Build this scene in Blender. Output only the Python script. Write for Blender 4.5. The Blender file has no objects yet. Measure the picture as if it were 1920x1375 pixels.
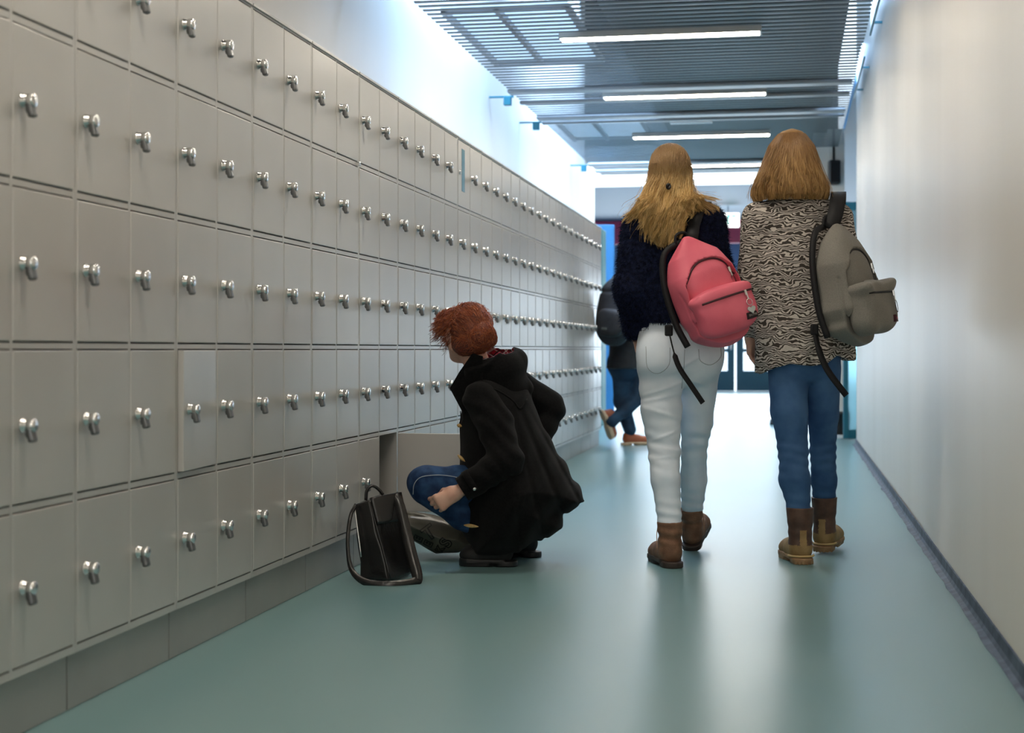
import bpy, bmesh, math, random
import numpy as np
from mathutils import Vector, Matrix, Euler

# ------------------------------------------------------------------ camera, world, exposure
F_PX = 2850.0
YAW = math.atan(520.0 / F_PX)
CT, ST = math.cos(YAW), math.sin(YAW)
HC = 0.86                       # camera height
HOR = 655.0                     # horizon row
SC = bpy.context.scene
COL = SC.collection

cam_d = bpy.data.cameras.new('camera')
cam = bpy.data.objects.new('camera', cam_d)
COL.objects.link(cam)
cam.location = (0, 0, HC)
cam.rotation_euler = (math.radians(90), 0, YAW)
cam_d.sensor_width = 36.0
cam_d.lens = 36.0 * F_PX / 1920.0
cam_d.shift_y = -(687.5 - HOR) / 1920.0
cam_d.clip_start = 0.05
cam_d.clip_end = 200
cam_d.dof.use_dof = True
cam_d.dof.focus_distance = 6.05
cam_d.dof.aperture_fstop = 3.6
SC.camera = cam

vs = SC.view_settings
vs.view_transform = 'Standard'
vs.look = 'None'
vs.exposure = 0.28
vs.gamma = 1.0
vs.use_curve_mapping = False
SC.cycles.use_denoising = True
SC.cycles.max_bounces = 8
SC.cycles.diffuse_bounces = 4
SC.cycles.glossy_bounces = 4
SC.cycles.transmission_bounces = 6
SC.cycles.sample_clamp_indirect = 6.0
SC.cycles.caustics_reflective = False
SC.cycles.caustics_refractive = False

world = bpy.data.worlds.new('World')
SC.world = world
world.use_nodes = True
bg = world.node_tree.nodes['Background']
bg.inputs[0].default_value = (0.72, 0.86, 1.0, 1)
bg.inputs[1].default_value = 2.2


def area_light(name, loc, rot, sx, sy, power, col, spread=math.pi):
    d = bpy.data.lights.new(name, 'AREA')
    d.shape = 'RECTANGLE'
    d.size, d.size_y = sx, sy
    d.energy = power
    d.color = col
    d.spread = spread
    o = bpy.data.objects.new(name, d)
    COL.objects.link(o)
    o.location = loc
    o.rotation_euler = rot
    return o


CEIL = 3.06
XL, XR = -2.55, 0.592           # wall planes
XLK = -1.666                    # locker door plane
DAY = (0.42, 0.66, 1.0)
WARM = (1.0, 0.955, 0.89)
YB_ = -4.0
# daylight falling through the slots between ceiling and walls
for (y0, y1) in ((9.7, 12.4), (14.2, 18.6)):
    area_light('roof_daylight', (XL + 0.45, (y0 + y1) / 2, 5.3), (0, 0, 0), 0.9, y1 - y0, 400 * (y1 - y0) / 3.3, DAY, math.radians(105))
for (y0, y1) in ((8.7, 11.6), (13.0, 14.2)):
    area_light('slot_daylight', (XR - 0.035, (y0 + y1) / 2, CEIL + 0.35), (0, math.radians(-5), 0), 0.06, y1 - y0, 30 * (y1 - y0) / 3, DAY)
# daylight of the entrance hall, plus an added fill at the rear
area_light('hall_daylight', (-1.5, 24.5, 4.4), (0, 0, 0), 7, 7, 700, (0.72, 0.86, 1.0))
area_light('rear_fill', (-0.6, YB_ + 0.4, 1.7), (math.radians(90), 0, 0), 2.0, 2.0, 30, (1.0, 0.97, 0.93))  # added fill light behind the camera, brightens the figures' backs; no real source
area_light('door_daylight', (-1.0, 30.6, 1.2), (math.radians(-90), 0, 0), 7, 2.0, 190, (0.75, 0.88, 1.0))

# ------------------------------------------------------------------ helpers


def tag(o, label=None, cat=None, group=None, kind=None):
    if label:
        o['label'] = label
    if cat:
        o['category'] = cat
    if group:
        o['group'] = group
    if kind:
        o['kind'] = kind
    return o


def empty(name, loc=(0, 0, 0), rz=0.0, label=None, cat=None, group=None):
    o = bpy.data.objects.new(name, None)
    COL.objects.link(o)
    o.location = loc
    o.rotation_euler = (0, 0, rz)
    o.empty_display_size = 0.1
    return tag(o, label, cat, group)


def link(name, me, mat=None, parent=None, smooth=False):
    o = bpy.data.objects.new(name, me)
    COL.objects.link(o)
    if parent is not None:
        o.parent = parent
    if mat is not None:
        for m in (mat if isinstance(mat, (list, tuple)) else [mat]):
            me.materials.append(m)
    if smooth:
        me.polygons.foreach_set('use_smooth', [True] * len(me.polygons))
    return o


def bm_obj(name, bm, mat=None, parent=None, smooth=False):
    me = bpy.data.meshes.new(name)
    bm.to_mesh(me)
    bm.free()
    return link(name, me, mat, parent, smooth)


def np_mesh(name, V, Fq, mat=None, parent=None, smooth=True):
    """V (n,3) array, Fq (m,3|4) array or list of such arrays"""
    me = bpy.data.meshes.new(name)
    V = np.asarray(V, dtype=np.float32)
    fl = Fq if isinstance(Fq, list) else [Fq]
    fl = [np.asarray(f, dtype=np.int32) for f in fl if len(f)]
    me.vertices.add(len(V))
    me.vertices.foreach_set('co', V.ravel())
    nl = sum(f.size for f in fl)
    npoly = sum(len(f) for f in fl)
    me.loops.add(nl)
    me.loops.foreach_set('vertex_index', np.concatenate([f.ravel() for f in fl]))
    me.polygons.add(npoly)
    tot = np.concatenate([np.full(len(f), f.shape[1], dtype=np.int32) for f in fl])
    st = np.concatenate([[0], np.cumsum(tot)[:-1]]).astype(np.int32)
    me.polygons.foreach_set('loop_start', st)
    me.update(calc_edges=True)
    me.validate()
    return link(name, me, mat, parent, smooth)


def box(bm, x0, x1, y0, y1, z0, z1, bev=0.0, M=None):
    r = bmesh.ops.create_cube(bm, size=1.0)
    vs_ = r['verts']
    bmesh.ops.scale(bm, vec=(x1 - x0, y1 - y0, z1 - z0), verts=vs_)
    bmesh.ops.translate(bm, vec=((x0 + x1) / 2, (y0 + y1) / 2, (z0 + z1) / 2), verts=vs_)
    if bev > 0:
        es = list({e for v in vs_ for e in v.link_edges})
        rr = bmesh.ops.bevel(bm, geom=es, offset=bev, segments=2, affect='EDGES', profile=0.5)
        vs_ = list({v for f in rr['faces'] for v in f.verts} | {v for v in vs_ if v.is_valid})
    if M is not None:
        bmesh.ops.transform(bm, matrix=M, verts=[v for v in vs_ if v.is_valid])
    return vs_


def tube_np(pts, r, n=8, closed=False, caps=True):
    """polyline tube -> V, [quads, tris]"""
    P = np.asarray(pts, float)
    m = len(P)
    R = np.full(m, r, float) if np.isscalar(r) else np.asarray(r, float)
    T = np.gradient(P, axis=0)
    if closed:
        T = np.roll(P, -1, 0) - np.roll(P, 1, 0)
    T /= np.linalg.norm(T, axis=1)[:, None] + 1e-12
    up = np.array([0, 0, 1.0]) if abs(T[0, 2]) < 0.9 else np.array([1.0, 0, 0])
    N = np.zeros_like(P)
    nv = up - T[0] * up.dot(T[0])
    nv /= np.linalg.norm(nv)
    for i in range(m):
        nv = nv - T[i] * nv.dot(T[i])
        nv /= np.linalg.norm(nv) + 1e-12
        N[i] = nv
    B = np.cross(T, N)
    a = np.linspace(0, 2 * np.pi, n, endpoint=False)
    V = P[:, None] + R[:, None, None] * (np.cos(a)[None, :, None] * N[:, None] + np.sin(a)[None, :, None] * B[:, None])
    V = V.reshape(-1, 3)
    q = []
    mm = m if closed else m - 1
    for i in range(mm):
        j = (i + 1) % m
        for k in range(n):
            k2 = (k + 1) % n
            q.append((i * n + k, i * n + k2, j * n + k2, j * n + k))
    Q = [np.array(q)]
    if caps and not closed:
        V = np.vstack([V, P[:1], P[-1:]])
        c0, c1 = len(V) - 2, len(V) - 1
        t = [(c0, (k + 1) % n, k) for k in range(n)] + [(c1, (m - 1) * n + k, (m - 1) * n + (k + 1) % n) for k in range(n)]
        Q.append(np.array(t))
    return V, Q


def merge_np(items):
    Vs, qs, ts, off = [], [], [], 0
    for V, fl in items:
        Vs.append(V)
        for f in (fl if isinstance(fl, list) else [fl]):
            f = np.asarray(f)
            if len(f) == 0:
                continue
            (qs if f.shape[1] == 4 else ts).append(f + off)
        off += len(V)
    out = []
    if qs:
        out.append(np.vstack(qs))
    if ts:
        out.append(np.vstack(ts))
    return np.vstack(Vs), out


def tube(name, pts, r, mat, parent=None, n=8, closed=False):
    V, Q = tube_np(pts, r, n, closed)
    return np_mesh(name, V, Q, mat, parent)


def smooth_path(pts, n=24):
    """Catmull-Rom through pts"""
    P = np.asarray(pts, float)
    P = np.vstack([2 * P[0] - P[1], P, 2 * P[-1] - P[-2]])
    out = []
    segs = len(P) - 3
    per = max(2, n // segs)
    for i in range(segs):
        p0, p1, p2, p3 = P[i:i + 4]
        for t in np.linspace(0, 1, per, endpoint=False):
            out.append(0.5 * ((2 * p1) + (-p0 + p2) * t + (2 * p0 - 5 * p1 + 4 * p2 - p3) * t * t + (-p0 + 3 * p1 - 3 * p2 + p3) * t ** 3))
    out.append(P[-2])
    return np.array(out)


def strap_np(pts, nrm, w, th):
    """flat strap along pts; nrm = approx face normal(s)"""
    P = np.asarray(pts, float)
    m = len(P)
    T = np.gradient(P, axis=0)
    T /= np.linalg.norm(T, axis=1)[:, None] + 1e-12
    Nn = np.broadcast_to(np.asarray(nrm, float), P.shape).copy()
    W = np.cross(T, Nn)
    W /= np.linalg.norm(W, axis=1)[:, None] + 1e-12
    Nn = np.cross(W, T)
    ww = np.broadcast_to(np.asarray(w, float), (m,))[:, None]
    V = np.stack([P + W * ww / 2 + Nn * th / 2, P - W * ww / 2 + Nn * th / 2, P - W * ww / 2 - Nn * th / 2, P + W * ww / 2 - Nn * th / 2], 1).reshape(-1, 3)
    q = []
    for i in range(m - 1):
        for k in range(4):
            k2 = (k + 1) % 4
            q.append((i * 4 + k, i * 4 + k2, i * 4 + 4 + k2, i * 4 + 4 + k))
    q.append((3, 2, 1, 0))
    e = (m - 1) * 4
    q.append((e, e + 1, e + 2, e + 3))
    return V, [np.array(q)]


def strap(name, pts, nrm, w, th, mat, parent=None, smooth=False):
    V, Q = strap_np(pts, nrm, w, th)
    return np_mesh(name, V, Q, mat, parent, smooth)


# ------------------------------------------------------------------ materials
def mat_new(name, base, rough=0.5, metal=0.0, spec=0.5, **kw):
    m = bpy.data.materials.new(name)
    m.use_nodes = True
    nt = m.node_tree
    b = nt.nodes['Principled BSDF']
    b.inputs['Base Color'].default_value = (*base, 1)
    b.inputs['Roughness'].default_value = rough
    b.inputs['Metallic'].default_value = metal
    b.inputs['Specular IOR Level'].default_value = spec
    for k, v in kw.items():
        b.inputs[k].default_value = v
    return m


def N(m, typ, **props):
    n = m.node_tree.nodes.new(typ)
    for k, v in props.items():
        setattr(n, k, v)
    return n


def L(m, a, b):
    m.node_tree.links.new(a, b)


def noise_mix(m, c1, c2, scale=5.0, detail=4.0, vec='Object', stretch=(1, 1, 1), lo=0.35, hi=0.65, rough_amp=None, bump=0.0, bscale=None):
    """colour = mix of two real colours by noise; optional bump / roughness variation"""
    b = m.node_tree.nodes['Principled BSDF']
    tc = N(m, 'ShaderNodeTexCoord')
    mp = N(m, 'ShaderNodeMapping')
    mp.inputs['Scale'].default_value = stretch
    L(m, tc.outputs[vec], mp.inputs[0])
    no = N(m, 'ShaderNodeTexNoise')
    no.inputs['Scale'].default_value = scale
    no.inputs['Detail'].default_value = detail
    L(m, mp.outputs[0], no.inputs['Vector'])
    cr = N(m, 'ShaderNodeValToRGB')
    cr.color_ramp.elements[0].position = lo
    cr.color_ramp.elements[1].position = hi
    cr.color_ramp.elements[0].color = (*c1, 1)
    cr.color_ramp.elements[1].color = (*c2, 1)
    L(m, no.outputs['Fac'], cr.inputs[0])
    L(m, cr.outputs[0], b.inputs['Base Color'])
    if rough_amp:
        mr = N(m, 'ShaderNodeMapRange')
        mr.inputs['To Min'].default_value = rough_amp[0]
        mr.inputs['To Max'].default_value = rough_amp[1]
        L(m, no.outputs['Fac'], mr.inputs['Value'])
        L(m, mr.outputs[0], b.inputs['Roughness'])
    if bump:
        n2 = N(m, 'ShaderNodeTexNoise')
        n2.inputs['Scale'].default_value = bscale or scale * 10
        n2.inputs['Detail'].default_value = 3
        L(m, mp.outputs[0], n2.inputs['Vector'])
        bp = N(m, 'ShaderNodeBump')
        bp.inputs['Strength'].default_value = bump
        bp.inputs['Distance'].default_value = 0.01
        L(m, n2.outputs['Fac'], bp.inputs['Height'])
        L(m, bp.outputs[0], b.inputs['Normal'])
    return m


def emis(name, col, strength):
    m = mat_new(name, (0.8, 0.8, 0.8), 0.5)
    b = m.node_tree.nodes['Principled BSDF']
    b.inputs['Emission Color'].default_value = (*col, 1)
    b.inputs['Emission Strength'].default_value = strength
    return m


M_LOCK = noise_mix(mat_new('locker_paint', (0.46, 0.44, 0.41), 0.34, 0.30, 0.5), (0.51, 0.495, 0.475), (0.555, 0.54, 0.52), 2.2, 3, rough_amp=(0.25, 0.38), bump=0.02, bscale=3)
M_DARK = mat_new('locker_interior', (0.10, 0.10, 0.10), 0.6)
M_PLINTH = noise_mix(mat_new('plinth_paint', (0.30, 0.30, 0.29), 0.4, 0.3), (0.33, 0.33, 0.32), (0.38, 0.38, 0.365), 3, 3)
M_CHROME = mat_new('latch_chrome', (0.82, 0.82, 0.82), 0.16, 1.0)
M_LATCH = mat_new('latch_dark_metal', (0.16, 0.165, 0.17), 0.34, 0.8)
M_WALLL = noise_mix(mat_new('left_wall_plaster', (0.7, 0.68, 0.64), 0.55), (0.74, 0.72, 0.68), (0.78, 0.76, 0.73), 1.5, 4, stretch=(1, 1, 0.15))
M_WALLR = noise_mix(mat_new('right_wall_plaster', (0.7, 0.68, 0.64), 0.42), (0.71, 0.665, 0.61), (0.77, 0.73, 0.68), 1.1, 4, stretch=(1, 1, 0.10), bump=0.05, bscale=30)
M_BASE = noise_mix(mat_new('baseboard_vinyl', (0.06, 0.09, 0.14), 0.6, 0, 0.25), (0.045, 0.065, 0.105), (0.10, 0.135, 0.19), 14, 5)
M_SLAT = mat_new('ceiling_slat_metal', (0.22, 0.225, 0.235), 0.38, 0.5)
M_BEAM = mat_new('ceiling_beam_paint', (0.30, 0.31, 0.32), 0.4, 0.2)
M_PLEN = mat_new('plenum_dark', (0.025, 0.028, 0.03), 0.9)
M_LAMP = emis('lamp_diffuser', (1.0, 0.90, 0.75), 43.0)
M_LFR = mat_new('lamp_frame', (0.5, 0.5, 0.48), 0.4, 0.5)
M_TEAL = mat_new('teal_paint', (0.015, 0.14, 0.19), 0.35)
M_BLUE = mat_new('blue_paint', (0.08, 0.22, 0.46), 0.5)
M_RED = mat_new('red_paint', (0.80, 0.035, 0.11), 0.35)
M_BLUEG = mat_new('hall_wall_paint', (0.25, 0.40, 0.62), 0.6)
M_WHITE = mat_new('white_paint', (0.8, 0.8, 0.8), 0.5)
M_BLACKP = mat_new('black_plastic', (0.012, 0.012, 0.014), 0.35)
M_GLASS = mat_new('clear_glass', (0.9, 0.97, 1.0), 0.02, 0, 0.5, **{'Transmission Weight': 1.0, 'IOR': 1.1})
M_SKYL = emis('frosted_skylight', (0.80, 0.90, 1.0), 6.5)

# floor: mottled blue-green linoleum, waxed
M_FLOOR = mat_new('linoleum', (0.2, 0.35, 0.35), 0.30)
noise_mix(M_FLOOR, (0.140, 0.270, 0.290), (0.185, 0.315, 0.325), 0.9, 1, lo=0.0, hi=1.0)
_b = M_FLOOR.node_tree.nodes['Principled BSDF']
_b.inputs['Coat Weight'].default_value = 0.0
_b.inputs['Coat Roughness'].default_value = 0.16
_b.inputs['Specular IOR Level'].default_value = 0.6

# ------------------------------------------------------------------ the setting
YB, YE = -4.0, 31.2              # back end, far end
bm = bmesh.new()
box(bm, -9, 7, YB, YE + 0.5, -0.12, 0)
tag(bm_obj('floor', bm, M_FLOOR), kind='structure')
bm = bmesh.new()
box(bm, XL - 0.15, XL, YB, 20.1, 0, 5.6)
tag(bm_obj('wall_left', bm, M_WALLL), kind='structure')
bm = bmesh.new()
box(bm, XR, XR + 0.15, YB, 7.05, 0, 5.6)
box(bm, XR + 0.004, XR + 0.15, 7.05, 14.05, 0, 5.6)
tag(bm_obj('wall_right', bm, M_WALLR), kind='structure')
bm = bmesh.new()
box(bm, XL - 0.15, XR + 0.15, YB - 0.12, YB, 0, 5.6)
tag(bm_obj('wall_back', bm, M_WALLL), kind='structure')
# cove baseboard on the right: up the wall and a hand's width over the floor
bm = bmesh.new()
prof = [(XR, 0.052), (XR - 0.006, 0.052), (XR - 0.008, 0.02), (XR - 0.014, 0.008), (XR - 0.026, 0.004), (XR - 0.030, 0.001), (XR, 0.001)]
rings = []
rng = random.Random(5)
ny = 130
for i in range(ny):
    y = YB + (14.05 - YB) * i / (ny - 1)
    rg = []
    for k, (x, z) in enumerate(prof):
        dx = -abs(rng.gauss(0, 0.0035)) if k == 5 else 0
        rg.append(bm.verts.new((x + dx, y, z)))
    rings.append(rg)
for a, b in zip(rings[:-1], rings[1:]):
    for k in range(len(prof)):
        k2 = (k + 1) % len(prof)
        bm.faces.new((a[k], a[k2], b[k2], b[k]))
bm.faces.new(rings[0][::-1])
bm.faces.new(rings[-1])
tag(bm_obj('baseboard_right', bm, M_BASE), kind='structure')

# slatted metal ceiling: crosswise slats under a dark plenum
XS0, XS1 = -2.335, 0.522
LAMPS = [10.48 + 2.5 * k for k in range(-5, 4)]
bm = bmesh.new()
y = YB
while y < 19.1:
    # hollow rounded slat: a trough profile
    pr = [(0.0, 0.0), (0.008, -0.006), (0.030, -0.009), (0.052, -0.006), (0.060, 0.0), (0.056, 0.001), (0.030, -0.004), (0.004, 0.001)]
    a = [bm.verts.new((XS0, y + p[0], CEIL + p[1])) for p in pr]
    b = [bm.verts.new((XS1, y + p[0], CEIL + p[1])) for p in pr]
    for k in range(len(pr)):
        k2 = (k + 1) % len(pr)
        bm.faces.new((a[k2], a[k], b[k], b[k2]))
    bm.faces.new(a)
    bm.faces.new(b[::-1])
    y += 0.118
bmesh.ops.recalc_face_normals(bm, faces=bm.faces)
tag(bm_obj('ceiling', bm, M_SLAT), kind='structure')
bm = bmesh.new()
box(bm, XL - 0.15, XR + 0.15, YB, 19.15, 5.5, 5.6)
box(bm, XS0 + 1.05, XS1 - 0.12, YB, 19.15, CEIL + 0.16, CEIL + 0.18)
box(bm, XL, XR, 19.10, 19.15, CEIL + 0.24, 5.5)
tag(bm_obj('ceiling_plenum', bm, M_PLEN), kind='structure')
for i, (yy, w) in enumerate(((12.55, 0.16), (13.15, 0.08), (14.05, 0.16), (14.38, 0.07), (17.7, 0.16), (18.4, 0.14), (7.6, 0.16), (3.2, 0.16))):
    bm = bmesh.new()
    box(bm, XS0, XS1 - 0.02, yy, yy + w, CEIL - 0.045, CEIL - 0.012, 0.012)
    tag(bm_obj('trim_%d' % (i + 1), bm, M_BEAM), kind='structure')

# skylights right above the slats, beside the left wall
M_SKY2 = emis('skylight_diffuser', (0.42, 0.68, 1.0), 1.35)
for i, (y0, y1) in enumerate(((10.0, 11.95), (14.8, 16.4))):
    bm = bmesh.new()
    box(bm, XS0 + 0.02, -1.45, y0, y1, CEIL + 0.10, CEIL + 0.11)
    w_ = tag(bm_obj('window_%d' % (i + 2), bm, M_SKY2), kind='structure')
    bm = bmesh.new()
    for xx in (XS0 + 0.02, -1.95, -1.47):
        box(bm, xx, xx + 0.035, y0, y1, CEIL + 0.06, CEIL + 0.10)
    for yy in (y0, y1 - 0.04):
        box(bm, XS0 + 0.02, -1.45, yy, yy + 0.04, CEIL + 0.07, CEIL + 0.10)
    bm_obj('window_frame', bm, M_BEAM, w_)

# linear ceiling lamps
LX0, LX1 = -1.56, -0.20
names = {10.48: 'long lit linear ceiling lamp, lowest over the corridor and nearest in view',
         12.98: 'lit linear ceiling lamp, second in the row along the corridor ceiling',
         15.48: 'lit linear ceiling lamp just above the head of the bobbed-hair girl',
         17.98: 'lit linear ceiling lamp farthest down the corridor, level with the blond head'}
for yl in LAMPS:
    r = round(yl, 2)
    t = empty('ceiling_lamp', ((LX0 + LX1) / 2, yl, CEIL - 0.02), 0, names.get(r, 'linear ceiling lamp outside the photo, nearer the camera than all lamps in view'), 'ceiling lamp', 'ceiling lamps along the corridor')
    hw = (LX1 - LX0) / 2
    bm = bmesh.new()
    box(bm, -hw - 0.012, hw + 0.012, -0.072, -0.058, -0.028, 0.02)
    box(bm, -hw - 0.012, hw + 0.012, 0.058, 0.072, -0.028, 0.02)
    box(bm, -hw - 0.012, -hw, -0.058, 0.058, -0.028, 0.02)
    box(bm, hw, hw + 0.012, -0.058, 0.058, -0.028, 0.02)
    box(bm, -hw, hw, -0.058, 0.058, 0.0, 0.02)
    bm_obj('lamp_frame', bm, M_LFR, t)
    bm = bmesh.new()
    box(bm, -hw, hw, -0.058, 0.058, -0.03, -0.002)
    bm_obj('diffuser', bm, M_LAMP, t)
# small dim fitting between second and third lamp
bm = bmesh.new()
box(bm, -1.12, -0.72, 14.5, 14.58, CEIL - 0.05, CEIL - 0.018, 0.006)
tag(bm_obj('emergency_lamp', bm, M_WHITE), 'short unlit white ceiling fitting between two lit lamps', 'emergency lamp')
# brackets holding the slats at the left wall
for yy, lb in ((8.55, 'dark metal ceiling bracket at the top edge of the photo'), (12.85, 'dark metal ceiling bracket where the wall turns beige'), (14.35, 'dark metal ceiling bracket just beyond the double ceiling beam'), (17.8, 'dark metal ceiling bracket near the far end of the wall')):
    bm = bmesh.new()
    box(bm, XS0 - 0.085, XS0 - 0.02, yy, yy + 0.05, CEIL - 0.10, CEIL - 0.018, 0.006)
    box(bm, XL + 0.002, XS0 - 0.001, yy + 0.01, yy + 0.04, CEIL - 0.032, CEIL - 0.018)
    tag(bm_obj('ceiling_bracket', bm, M_TEAL), lb, 'bracket', 'brackets along the wall top')
for xx, zz, yy, lb in ((XR - 0.055, 0.09, 9.6, 'thin metal rail along the wall top, nearest the camera'), (XR - 0.055, 0.09, 12.2, 'thin metal rail along the wall top, farther down')):
    bm = bmesh.new()
    box(bm, XR - 0.062, XR - 0.050, yy - 0.9, yy + 0.9, CEIL - 0.09, CEIL - 0.075)
    box(bm, XR - 0.062, XR - 0.0, yy - 0.5, yy - 0.48, CEIL - 0.09, CEIL - 0.075)
    box(bm, XR - 0.062, XR - 0.0, yy + 0.5, yy + 0.52, CEIL - 0.09, CEIL - 0.075)
    tag(bm_obj('wall_rail', bm, M_TEAL), lb, 'rail', 'rails at the right wall top')

# ---- entrance hall beyond the corridor
bm = bmesh.new()
box(bm, -9, XL - 0.15, 19.95, 20.1, 0, 4.6)
tag(bm_obj('wall_hall_near_left', bm, M_BLUEG), kind='structure')
bm = bmesh.new()
box(bm, 3.4, 7.0, 13.9, 14.05, 0, 4.6)
box(bm, XR + 0.15, 3.4, 13.9, 14.05, 0, 4.6)
tag(bm_obj('wall_hall_near_right', bm, M_WALLR), kind='structure')
bm = bmesh.new()
box(bm, -9.15, -9, 19, YE + 0.15, 0, 4.6)
tag(bm_obj('wall_hall_left', bm, M_BLUEG), kind='structure')
bm = bmesh.new()
box(bm, 7.0, 7.15, 14, YE + 0.15, 0, 4.6)
tag(bm_obj('wall_hall_right', bm, M_WALLR), kind='structure')
bm = bmesh.new()
box(bm, -9, 7, 22.0, YE + 0.15, 3.25, 3.35)
box(bm, XR, 7, 14.0, 22.0, 3.25, 3.35)
tag(bm_obj('ceiling_hall', bm, mat_new('hall_ceiling_paint', (0.05, 0.16, 0.27), 0.5)), kind='structure')
bm = bmesh.new()
box(bm, XL, XR, 19.2, 20.1, 3.30, 3.34)
box(bm, -9, XR, 20.1, 22.0, 3.30, 3.34)
tag(bm_obj('window_1', bm, M_SKYL), kind='structure')
bm = bmesh.new()
for yy in (19.2, 19.9, 20.6, 21.3, 21.96):
    box(bm, XL if yy < 20 else -9, XR, yy, yy + 0.05, 3.22, 3.30)
tag(bm_obj('window_1_frame', bm, M_WHITE), kind='structure')
# end wall with a bank of glazed doors
DX0, DW, ND = -5.0, 0.98, 8
Z1 = 2.3
bm = bmesh.new()
box(bm, -9, 7, YE, YE + 0.15, Z1, 3.3)
box(bm, -9, DX0, YE, YE + 0.15, 0, Z1)
box(bm, DX0 + DW * ND, 7, YE, YE + 0.15, 0, Z1)
tag(bm_obj('wall_end', bm, M_BLUEG), kind='structure')
for i in range(ND):
    x0 = DX0 + i * DW
    x1 = x0 + DW
    bm = bmesh.new()
    box(bm, x0 + 0.02, x0 + 0.16, YE + 0.02, YE + 0.08, 0.01, Z1)
    box(bm, x1 - 0.16, x1 - 0.02, YE + 0.02, YE + 0.08, 0.01, Z1)
    box(bm, x0 + 0.16, x1 - 0.16, YE + 0.02, YE + 0.08, 0.01, 0.42)
    box(bm, x0 + 0.16, x1 - 0.16, YE + 0.02, YE + 0.08, Z1 - 0.12, Z1)
    for zz in (0.80, 1.30, 1.75):
        box(bm, x0 + 0.16, x1 - 0.16, YE + 0.03, YE + 0.07, zz, zz + 0.07)
    box(bm, (x0 + x1) / 2 - 0.03, (x0 + x1) / 2 + 0.03, YE + 0.03, YE + 0.07, 0.42, Z1 - 0.12)
    d = tag(bm_obj('door_%d' % (i + 1), bm, M_TEAL), kind='structure')
    bm = bmesh.new()
    box(bm, x0 + 0.16, x1 - 0.16, YE + 0.048, YE + 0.054, 0.42, Z1 - 0.12)
    bm_obj('pane', bm, M_GLASS, d)
    bm = bmesh.new()
    box(bm, x1 - 0.10, x1 - 0.07, YE - 0.04, YE - 0.02, 0.85, 1.25)
    box(bm, x1 - 0.095, x1 - 0.075, YE - 0.03, YE + 0.02, 0.88, 0.90)
    box(bm, x1 - 0.095, x1 - 0.075, YE - 0.03, YE + 0.02, 1.20, 1.22)
    bm_obj('door_handle', bm, M_CHROME, d)
# red fascia with a lit sign
bm = bmesh.new()
box(bm, -8.9, 6.9, 28.3, 28.42, 2.82, 3.25)
tag(bm_obj('trim_9', bm, M_RED), kind='structure')

# ------------------------------------------------------------------ lockers
LW = 0.6034                      # one cabinet: two columns of five doors
YL0 = 3.362
ROWS = [(1.597, 1.934), (1.237, 1.574), (0.878, 1.215), (0.520, 0.857), (0.161, 0.498)]
COLS = [(0.01225, 0.29445), (0.30895, 0.59115)]
DWD, DHT = 0.2822, 0.337
CTOP, CBOT, CDEP = 1.950, 0.139, 0.50


def carcass_mesh():
    bm = bmesh.new()
    e = 0.0040
    zf = [CBOT] + [z for r in reversed(ROWS) for z in r] + [CTOP]
    # rails across the front, continued inwards as shelves
    for i in range(0, len(zf), 2):
        box(bm, -CDEP + 0.01, -0.002, 0.001, LW - 0.001, zf[i] + (0 if i == 0 else e), zf[i + 1] - (0 if i == len(zf) - 2 else e))
    for (a, b) in ((0.001, COLS[0][0] - 0.0012), (COLS[0][1] + 0.0012, COLS[1][0] - 0.0012), (COLS[1][1] + 0.0012, LW - 0.001)):
        box(bm, -CDEP + 0.01, -0.0015, a, b, CBOT + 0.0005, CTOP - 0.0005)
    box(bm, -CDEP, -CDEP + 0.012, 0.001, LW - 0.001, CBOT, CTOP)
    box(bm, -0.03, 0.004, 0.004, LW - 0.004, CTOP - 0.006, CTOP + 0.003, 0.001)
    me = bpy.data.meshes.new('carcass')
    bm.to_mesh(me)
    bm.free()
    me.materials.append(M_LOCK)
    return me


def door_mesh():
    bm = bmesh.new()
    box(bm, -0.018, 0, -DWD, 0, 0, DHT, 0.0022)
    me = bpy.data.meshes.new('locker_door')
    bm.to_mesh(me)
    bm.free()
    me.materials.append(M_LOCK)
    return me


def lathe_x(prof, n=14):
    V, Q = [], []
    for (x, r) in prof:
        for k in range(n):
            a = 2 * math.pi * k / n
            V.append((x, r * math.cos(a), r * math.sin(a)))
    for i in range(len(prof) - 1):
        for k in range(n):
            k2 = (k + 1) % n
            Q.append((i * n + k, i * n + k2, (i + 1) * n + k2, (i + 1) * n + k))
    return np.array(V), [np.array(Q)]


def latch_objs(parent):
    V, Q = lathe_x([(0, 0.0), (0, 0.0165), (0.003, 0.0165), (0.004, 0.0140), (0.012, 0.0140), (0.0125, 0.0132), (0.0145, 0.0132), (0.015, 0.0150),
                    (0.029, 0.0150), (0.0305, 0.0138), (0.031, 0.0)])
    o = np_mesh('latch', V, Q, M_CHROME, parent)
    o.location = (0, -DWD + 0.040, 0.172)
    bm = bmesh.new()
    M = Matrix.Rotation(math.radians(-14), 4, 'Y')
    box(bm, 0.008, 0.024, -0.012, 0.012, -0.043, -0.008, 0.005, M)
    box(bm, 0.004, 0.012, -0.005, 0.005, -0.030, -0.018, 0.001, M)
    h = bm_obj('hasp', bm, M_LATCH, o)
    return o


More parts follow.
